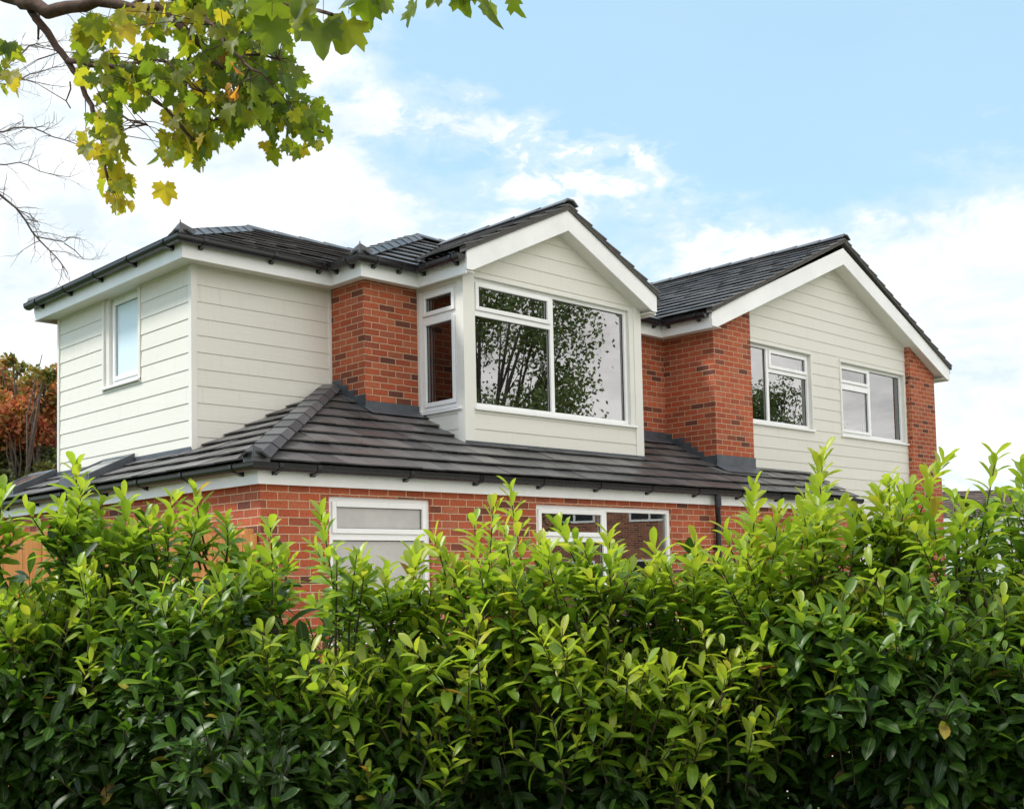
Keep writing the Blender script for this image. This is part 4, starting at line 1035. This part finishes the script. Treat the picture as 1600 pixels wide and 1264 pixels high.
blobs = [(150, 55, 34, 22, 26, .45, 1.3), (225, 38, 45, 24, 50, .62, 1.), (290, 30, 45, 30, 40, .5, 1.), (160, 110, 45, 25, 40, .4, 1.), (230, 115, 50, 35, 60, .35, 1.), (195, 150, 45, 25, 40, .45, 1.), (330, 60, 45, 40, 60, .35, 1.), (300, 130, 50, 35, 60, .35, 1.),
         (365, 130, 55, 45, 95, .25, 1.), (400, 80, 50, 45, 90, .25, 1.), (430, 145, 50, 45, 95, .22, 1.), (470, 185, 38, 32, 60, .28, .9), (345, 190, 48, 40, 65, .35, 1.), (290, 205, 40, 40, 45, .5, 1.), (400, 190, 48, 32, 50, .25, 1.), (495, 215, 22, 20, 16, .45, .9),
         (165, 190, 28, 38, 32, .45, 1.), (150, 225, 25, 22, 20, .72, 1.), (185, 235, 20, 16, 14, .6, 1.2), (180, 290, 24, 28, 20, .6, 1.1), (190, 315, 16, 16, 10, .68, 1.1), (270, 240, 30, 18, 18, .5, 1.), (310, 245, 22, 22, 14, .4, 1.1),
         (385, 10, 60, 22, 60, .3, 1.), (455, 30, 30, 30, 26, .35, 1.2), (8, 95, 16, 22, 12, .35, 1.), (14, 135, 14, 18, 10, .8, 1.), (330, 15, 50, 22, 40, .4, 1.), (360, 95, 25, 20, 12, .97, .7), (375, 145, 22, 12, 12, .97, .8), (440, 235, 50, 14, 16, .45, .9)]
P_, D_, R_, S_, C_, T__ = [], [], [], [], [], []
def mleaf(p, size, tn, face=None):
    d = np.array([0, 0, -1.0])+HR*rng.normal(0, .45)+HD*rng.normal(0, .35); d /= np.linalg.norm(d)
    P_.append(p-d*size*.1); D_.append(d); S_.append(size); C_.append(rng.uniform(-.3, .7)); T__.append(np.clip(tn, 0, 1))
    # face mostly edge-random, many towards/away from the viewer
    x0 = np.cross(d, [0, 0, 1.]); x0 = x0/np.linalg.norm(x0) if np.linalg.norm(x0) > .05 else HR; z0 = np.cross(x0, d)
    w_ = -HD if face is None else face
    base_ = math.atan2(-np.dot(w_, x0), np.dot(w_, z0)); R_.append(base_+rng.normal(0, .95 if face is None else .25))
for (cx, cy, rx, ry, n, tn, sc) in blobs:
    for _ in range(int(n*.78)):
        a = rng.uniform(0, 6.28); r_ = math.sqrt(rng.random()); px, py = cx+rx*r_*math.cos(a), cy+ry*r_*math.sin(a)
        d_ = 5.85+rng.normal(0, .28); q = dp3(px, py-9, d_); s_ = rng.uniform(.052, .098)*sc
        mleaf(q, s_, min(tn+rng.normal(.04, .18), max(.8, tn)))
        k_ = np.argmin(((bpts-q)**2).sum(1)); b_ = bpts[k_]
        if rng.random() < .35: BR.tube([tuple(b_), tuple((b_+q)/2+np.array([0, 0, .02])), tuple(q)], [.003, .002, .0013], 4, .5, False)
# large near leaves along the top edge
for (px, py, s_, tn) in [(545, 22, .165, .5), (505, 32, .155, .42), (470, 12, .12, .55), (575, -12, .13, .3), (650, -2, .115, .42), (765, -4, .135, .36), (715, -18, .10, .3), (800, -14, .10, .3), (425, 25, .14, .3), (600, -14, .1, .3), (480, -25, .15, .4), (410, -10, .15, .3), (257, 283, .095, .8), (560, -25, .14, .4), (690, -18, .09, .3), (740, -30, .1, .35)]:
    q = dp3(px, py, 4.3); mleaf(q, s_, tn, -HD+np.array([0, 0, -.2])+HR*rng.normal(0, .2))
    P_[-1] = q
    if px > 300: BR.tube([tuple(q), tuple(q+np.array([.01, .01, .12]))], [.0013, .0016], 4, .5, False)
BR.build('branches', M_BARK, maple, smooth=True)
bake('foliage', P_, D_, R_, S_, C_, T__, M_MAPLE, maple, MT, MF, MU)

# ================================================================== bare tree at the far left
bt = np.array(at(-420, 900, 9.0)); bt[2] = 0
bare = empty('bare_tree', tuple(bt), 'bare thin grey twigs reaching in from the left edge', 'tree')
TB = MB(); TB.tube([tuple(bt+np.array([.03*math.sin(z*2), .03*math.cos(z*1.4), z])) for z in np.linspace(0, 8, 12)], [.16-.012*i for i in range(12)], 12, .5)
TB.build('trunk', M_BARK2, bare, smooth=True)
TW = MB()
def twig(p, d, L, r_, depth):
    n = 5; P = [p]; dd = d/np.linalg.norm(d)
    for i in range(n): dd = dd+rng.normal(0, .13, 3); dd /= np.linalg.norm(dd); P.append(P[-1]+dd*L/n)
    TW.tube([tuple(q) for q in P], [r_*(1-.13*i) for i in range(n+1)], 4, .5, False)
    if depth > 0:
        for i in range(1, n+1):
            if rng.random() < .75:
                s = dd+rng.normal(0, .6, 3); twig(P[i], s, L*rng.uniform(.3, .55), r_*.55, depth-1)
for pl, w_ in [([(-420, 60), (-150, 160), (-10, 132), (20, 92), (45, 72), (70, 73)], 3.2), ([(-150, 160), (-10, 130), (30, 125), (60, 114), (98, 104)], 2.4), ([(30, 125), (62, 130), (102, 136)], 1.2),
               ([(-420, 250), (-150, 225), (-10, 206), (22, 200), (52, 200), (82, 214), (126, 228)], 3.0), ([(-150, 240), (-10, 257), (30, 254), (62, 268), (108, 277)], 1.8),
               ([(-420, 120), (-150, 220), (-10, 296), (25, 325), (50, 362), (78, 392), (98, 415)], 3.6), ([(25, 325), (45, 334), (62, 352)], 1.4), ([(58, 370), (100, 378), (125, 372)], 1.6), ([(-30, 230), (8, 225), (25, 235)], 1.2), ([(100, 380), (130, 405), (155, 405)], 1.2)]:
    P = [dp3(x, y, 9.0+.1*i) for i, (x, y) in enumerate(pl)]
    PP = []
    for i in range(len(P)-1):
        PP += [P[i], (P[i]+P[i+1])/2+rng.normal(0, .012, 3)]
    PP.append(P[-1]); n = len(PP)
    TW.tube([tuple(q) for q in PP], [w_*9/1800*(1-.75*i/n)*.75 for i in range(n)], 6, .5, False)
    for i in range(max(1, n//3), n):
        for _ in range(2): twig(PP[i], (PP[i]-PP[i-1])+rng.normal(0, .12, 3)+np.array([0, 0, .05]), rng.uniform(.10, .28), w_*.0011, 1)
TW.build('branches', M_BARK2, bare, smooth=True)

# ================================================================== crowns for farther trees
def crown_tree(name, base, clumps, nleaf, lsize, tints, m, label, cat='tree', group=None, bark=M_BARK2, trunk_h=3., trunk_r=.2):
    root = empty(name, tuple(base), label, cat, group); base = np.array(base, float)
    tb = MB(); hub = base+np.array([0, 0, trunk_h])
    tb.tube([tuple(base+(hub-base)*t+rng.normal(0, .03, 3)*(t > 0)) for t in np.linspace(0, 1, 6)], [trunk_r*(1-.08*i) for i in range(6)], 10, .5)
    for c, r_, tn in clumps:
        c = np.array(c); mid = (hub+c)/2+rng.normal(0, .15, 3); tb.tube([tuple(hub), tuple(mid), tuple(c)], [trunk_r*.45, trunk_r*.25, trunk_r*.08], 6, .5, False)
        for _ in range(3):
            e = c+rng.normal(0, r_*.5, 3); tb.tube([tuple(mid), tuple((mid+e)/2+rng.normal(0, .08, 3)), tuple(e)], [trunk_r*.15, trunk_r*.09, trunk_r*.04], 5, .5, False)
    tb.build('trunk', bark, root, smooth=True)
    tot = sum(r_**2 for _, r_, _ in clumps); P, D, R2, S2, C2, T2 = [], [], [], [], [], []
    for c, r_, tn in clumps:
        k = int(nleaf*r_**2/tot); sub = rng.normal(0, 1, (max(3, k//45), 3)); sub /= np.linalg.norm(sub, axis=1, keepdims=True); sub *= r_*rng.uniform(.35, 1.0, (len(sub), 1))
        idx = rng.integers(0, len(sub), k); p = np.array(c)+sub[idx]+rng.normal(0, r_*.16, (k, 3))
        P.append(p); D.append(rng.normal(0, 1, (k, 3))); T2.append(np.clip(tn+rng.normal(0, .09, k)+(rng.random(len(sub))[idx]-.5)*.3, 0, 1))
    P, D, T2 = np.vstack(P), np.vstack(D), np.concatenate(T2); k = len(P)
    tmpl = np.array([(-.0, 0, 0), (.3, .45, .06), (0, 1, 0), (-.3, .45, .06)]); F = np.array([[0, 1, 2, 3]])
    bake('foliage', P, D, rng.uniform(0, 6.28, k), lsize*rng.uniform(.7, 1.25, k), rng.uniform(0, .3, k), T2, m, root, tmpl, F, tmpl[:, :2])
    return root
# red and green autumn tree behind the left end
AD = 24.0
cl_ = []
for (px, py, r_, tn) in [(20, 600, .55, .55), (60, 610, .5, .62), (85, 640, .45, .9), (10, 650, .6, .7), (50, 655, .6, .82), (80, 690, .5, .72), (-20, 620, .6, .6), (20, 700, .6, .85), (65, 720, .55, .35), (-15, 700, .6, .4), (30, 745, .6, .22), (80, 760, .55, .25), (-10, 760, .6, .3), (55, 700, .5, .9),
                         (100, 620, .5, .6), (110, 680, .6, .5), (105, 750, .6, .3), (-60, 650, .7, .6), (-70, 740, .8, .3), (20, 570, .25, .5), (68, 585, .25, .45), (130, 650, .6, .7), (0, 800, .7, .2), (60, 810, .7, .25), (-110, 690, .7, .5), (42, 678, .4, .15), (90, 722, .4, .1), (140, 720, .7, .4)]:
    cl_.append((tuple(at(px, py, AD+rng.normal(0, .8))), r_, tn))
ab = at(40, 800, AD); crown_tree('autumn_tree', (ab.x, ab.y, 0), cl_, 34000, .12, None, M_AUTUMN, 'round autumn tree with red and olive leaves behind the left end of the house', trunk_h=2.2, trunk_r=.18)

# ================================================================== houses far off at the right
def far_house(c, yaw_, wx, dy, eave, pitch, wallm, label, name='distant_house', dormer=False):
    root = empty(name, (c[0], c[1], 0), label, 'house'); root.rotation_euler = (0, 0, yaw_)
    def add(mb, nm, m, par=root, **k):
        o = mb.build(nm, m, None, **k); o.parent = par; return o
    mb = MB(); hx, hy = wx/2, dy/2; rz = eave+hy*pitch
    u2 = lambda p: (p[0]+p[1], p[2])
    for P in ([(-hx, -hy, 0), (hx, -hy, 0), (hx, -hy, eave), (-hx, -hy, eave)], [(hx, hy, 0), (-hx, hy, 0), (-hx, hy, eave), (hx, hy, eave)],
              [(-hx, hy, 0), (-hx, -hy, 0), (-hx, -hy, eave), (-hx, 0, rz), (-hx, hy, eave)], [(hx, -hy, 0), (hx, hy, 0), (hx, hy, eave), (hx, 0, rz), (hx, -hy, eave)]):
        mb.face(P, [u2(p) for p in P])
    add(mb, 'wall', wallm)
    mb = MB()
    for s in (-1, 1):
        V = Vector((0, -s*1.0, pitch)).normalized(); U = Vector((-s*-1.0, 0, 0)) if s == 1 else Vector((-1, 0, 0)); U = Vector((1, 0, 0))
        O = Vector((0, s*(hy+.3), eave-.3*pitch)); N = U.cross(V); N = N if N.z > 0 else -N; L = (hy+.3)*math.sqrt(1+pitch*pitch)
        pl = [(-hx-.2, 0), (hx+.2, 0), (hx+.2, L), (-hx-.2, L)]
        tile_slope(mb, O, U, V, N, pl, gauge=.32, tw=.30, th=.045)
    rf = add(mb, 'roof', M_OLDTILE)
    mb = MB(); ridge_run(mb, (-hx-.2, 0, rz), (hx+.2, 0, rz), lift=.07); add(mb, 'ridge_tiles', M_OLDTILE, rf)
    mb = MB()
    for s in (-1, 1):
        for e in (-1, 1):
            A = [(e*(hx+.18), s*(hy+.3), eave-.3*pitch-.2), (e*(hx+.18), 0, rz-.2), (e*(hx+.18), 0, rz), (e*(hx+.18), s*(hy+.3), eave-.3*pitch)]
            mb.prism(A, [(x-e*.03, y, z) for x, y, z in A])
        mb.box(-hx-.14, hx+.14, s*(hy+.27)-.015, s*(hy+.27)+.015, eave-.3*pitch-.2, eave-.3*pitch+.0)
    add(mb, 'fascia', M_FASC, recalc=True)
    for fl in range(2):
        z0 = .9+fl*2.5
        if z0+1.2 > eave: break
        for x in np.arange(-hx+1.6, hx-1.0, 2.6):
            for s in (-1, 1):
                fr = (lambda s_: (lambda u, d, z: (u, s_*(hy+d), z)))(s)
                mb = MB(); ring(mb, fr, x-.7, x+.7, z0, z0+1.2, .07, -.02, .03); wbox(mb, fr, x-.035, x+.035, -.02, .028, z0+.07, z0+1.13)
                wn = add(mb, 'window', M_WHITE); mb = MB(); wbox(mb, fr, x-.63, x+.63, .002, .010, z0+.07, z0+1.13); add(mb, 'pane', M_PANE, wn)
    return root
M_PANE = simple('dark_window_pane', (.03, .035, .04), .05, .8, .1)
M_RENDER = simple('white_render', (.75, .74, .71), .9, .2, .08, 1.)
dv = ray(1512, 800); c_ = CAM+dv*62
far_house((c_.x, c_.y), math.atan2(HR[1], HR[0])-.15, 4.6, 6.5, 4.25, .42, M_RENDER, 'white-walled distant house with brown tiled roof seen over the hedge at the right')
dv = ray(1452, 800); c_ = CAM+dv*74
far_house((c_.x, c_.y), math.atan2(HR[1], HR[0])+1.35, 9.0, 6.0, 4.9, .5, M_RENDER, 'distant gabled house half hidden behind the right brick pier')

# ================================================================== behind the camera: reflected trees and a neighbour, two trees added to shade the hedge
far_house((33, -11), math.radians(48), 11, 8, 5.0, .6, MB_BRICK2, 'brick neighbour house reflected in the kitchen window', 'neighbour_house')
for (bx, by, hgt, rr, lab) in [(18.3, -.6, 9.6, 2.6, 'tall leafy green tree reflected in the left panes of the bay window'), (28.5, .5, 6.8, 2.0, 'bushy green tree reflected in the right wing window'), (-2.6, -3.6, 7.2, 2.4, 'broad green tree added behind the viewpoint to shade the hedge'), (1.6, -3.9, 6.6, 2.2, 'smaller green tree added behind the viewpoint to shade the hedge')]:
    cs = []
    for _ in range(18):
        v = rng.normal(0, 1, 3); v /= np.linalg.norm(v); cs.append(((bx+v[0]*rr*.8, by+v[1]*rr*.8, hgt-rr*1.25+v[2]*rr*1.0), rr*rng.uniform(.35, .55), .4+.3*rng.random()))
    crown_tree('green_tree', (bx, by, 0), cs, 24000, .11, None, M_GREEN, lab, trunk_h=hgt*.35, trunk_r=.2)
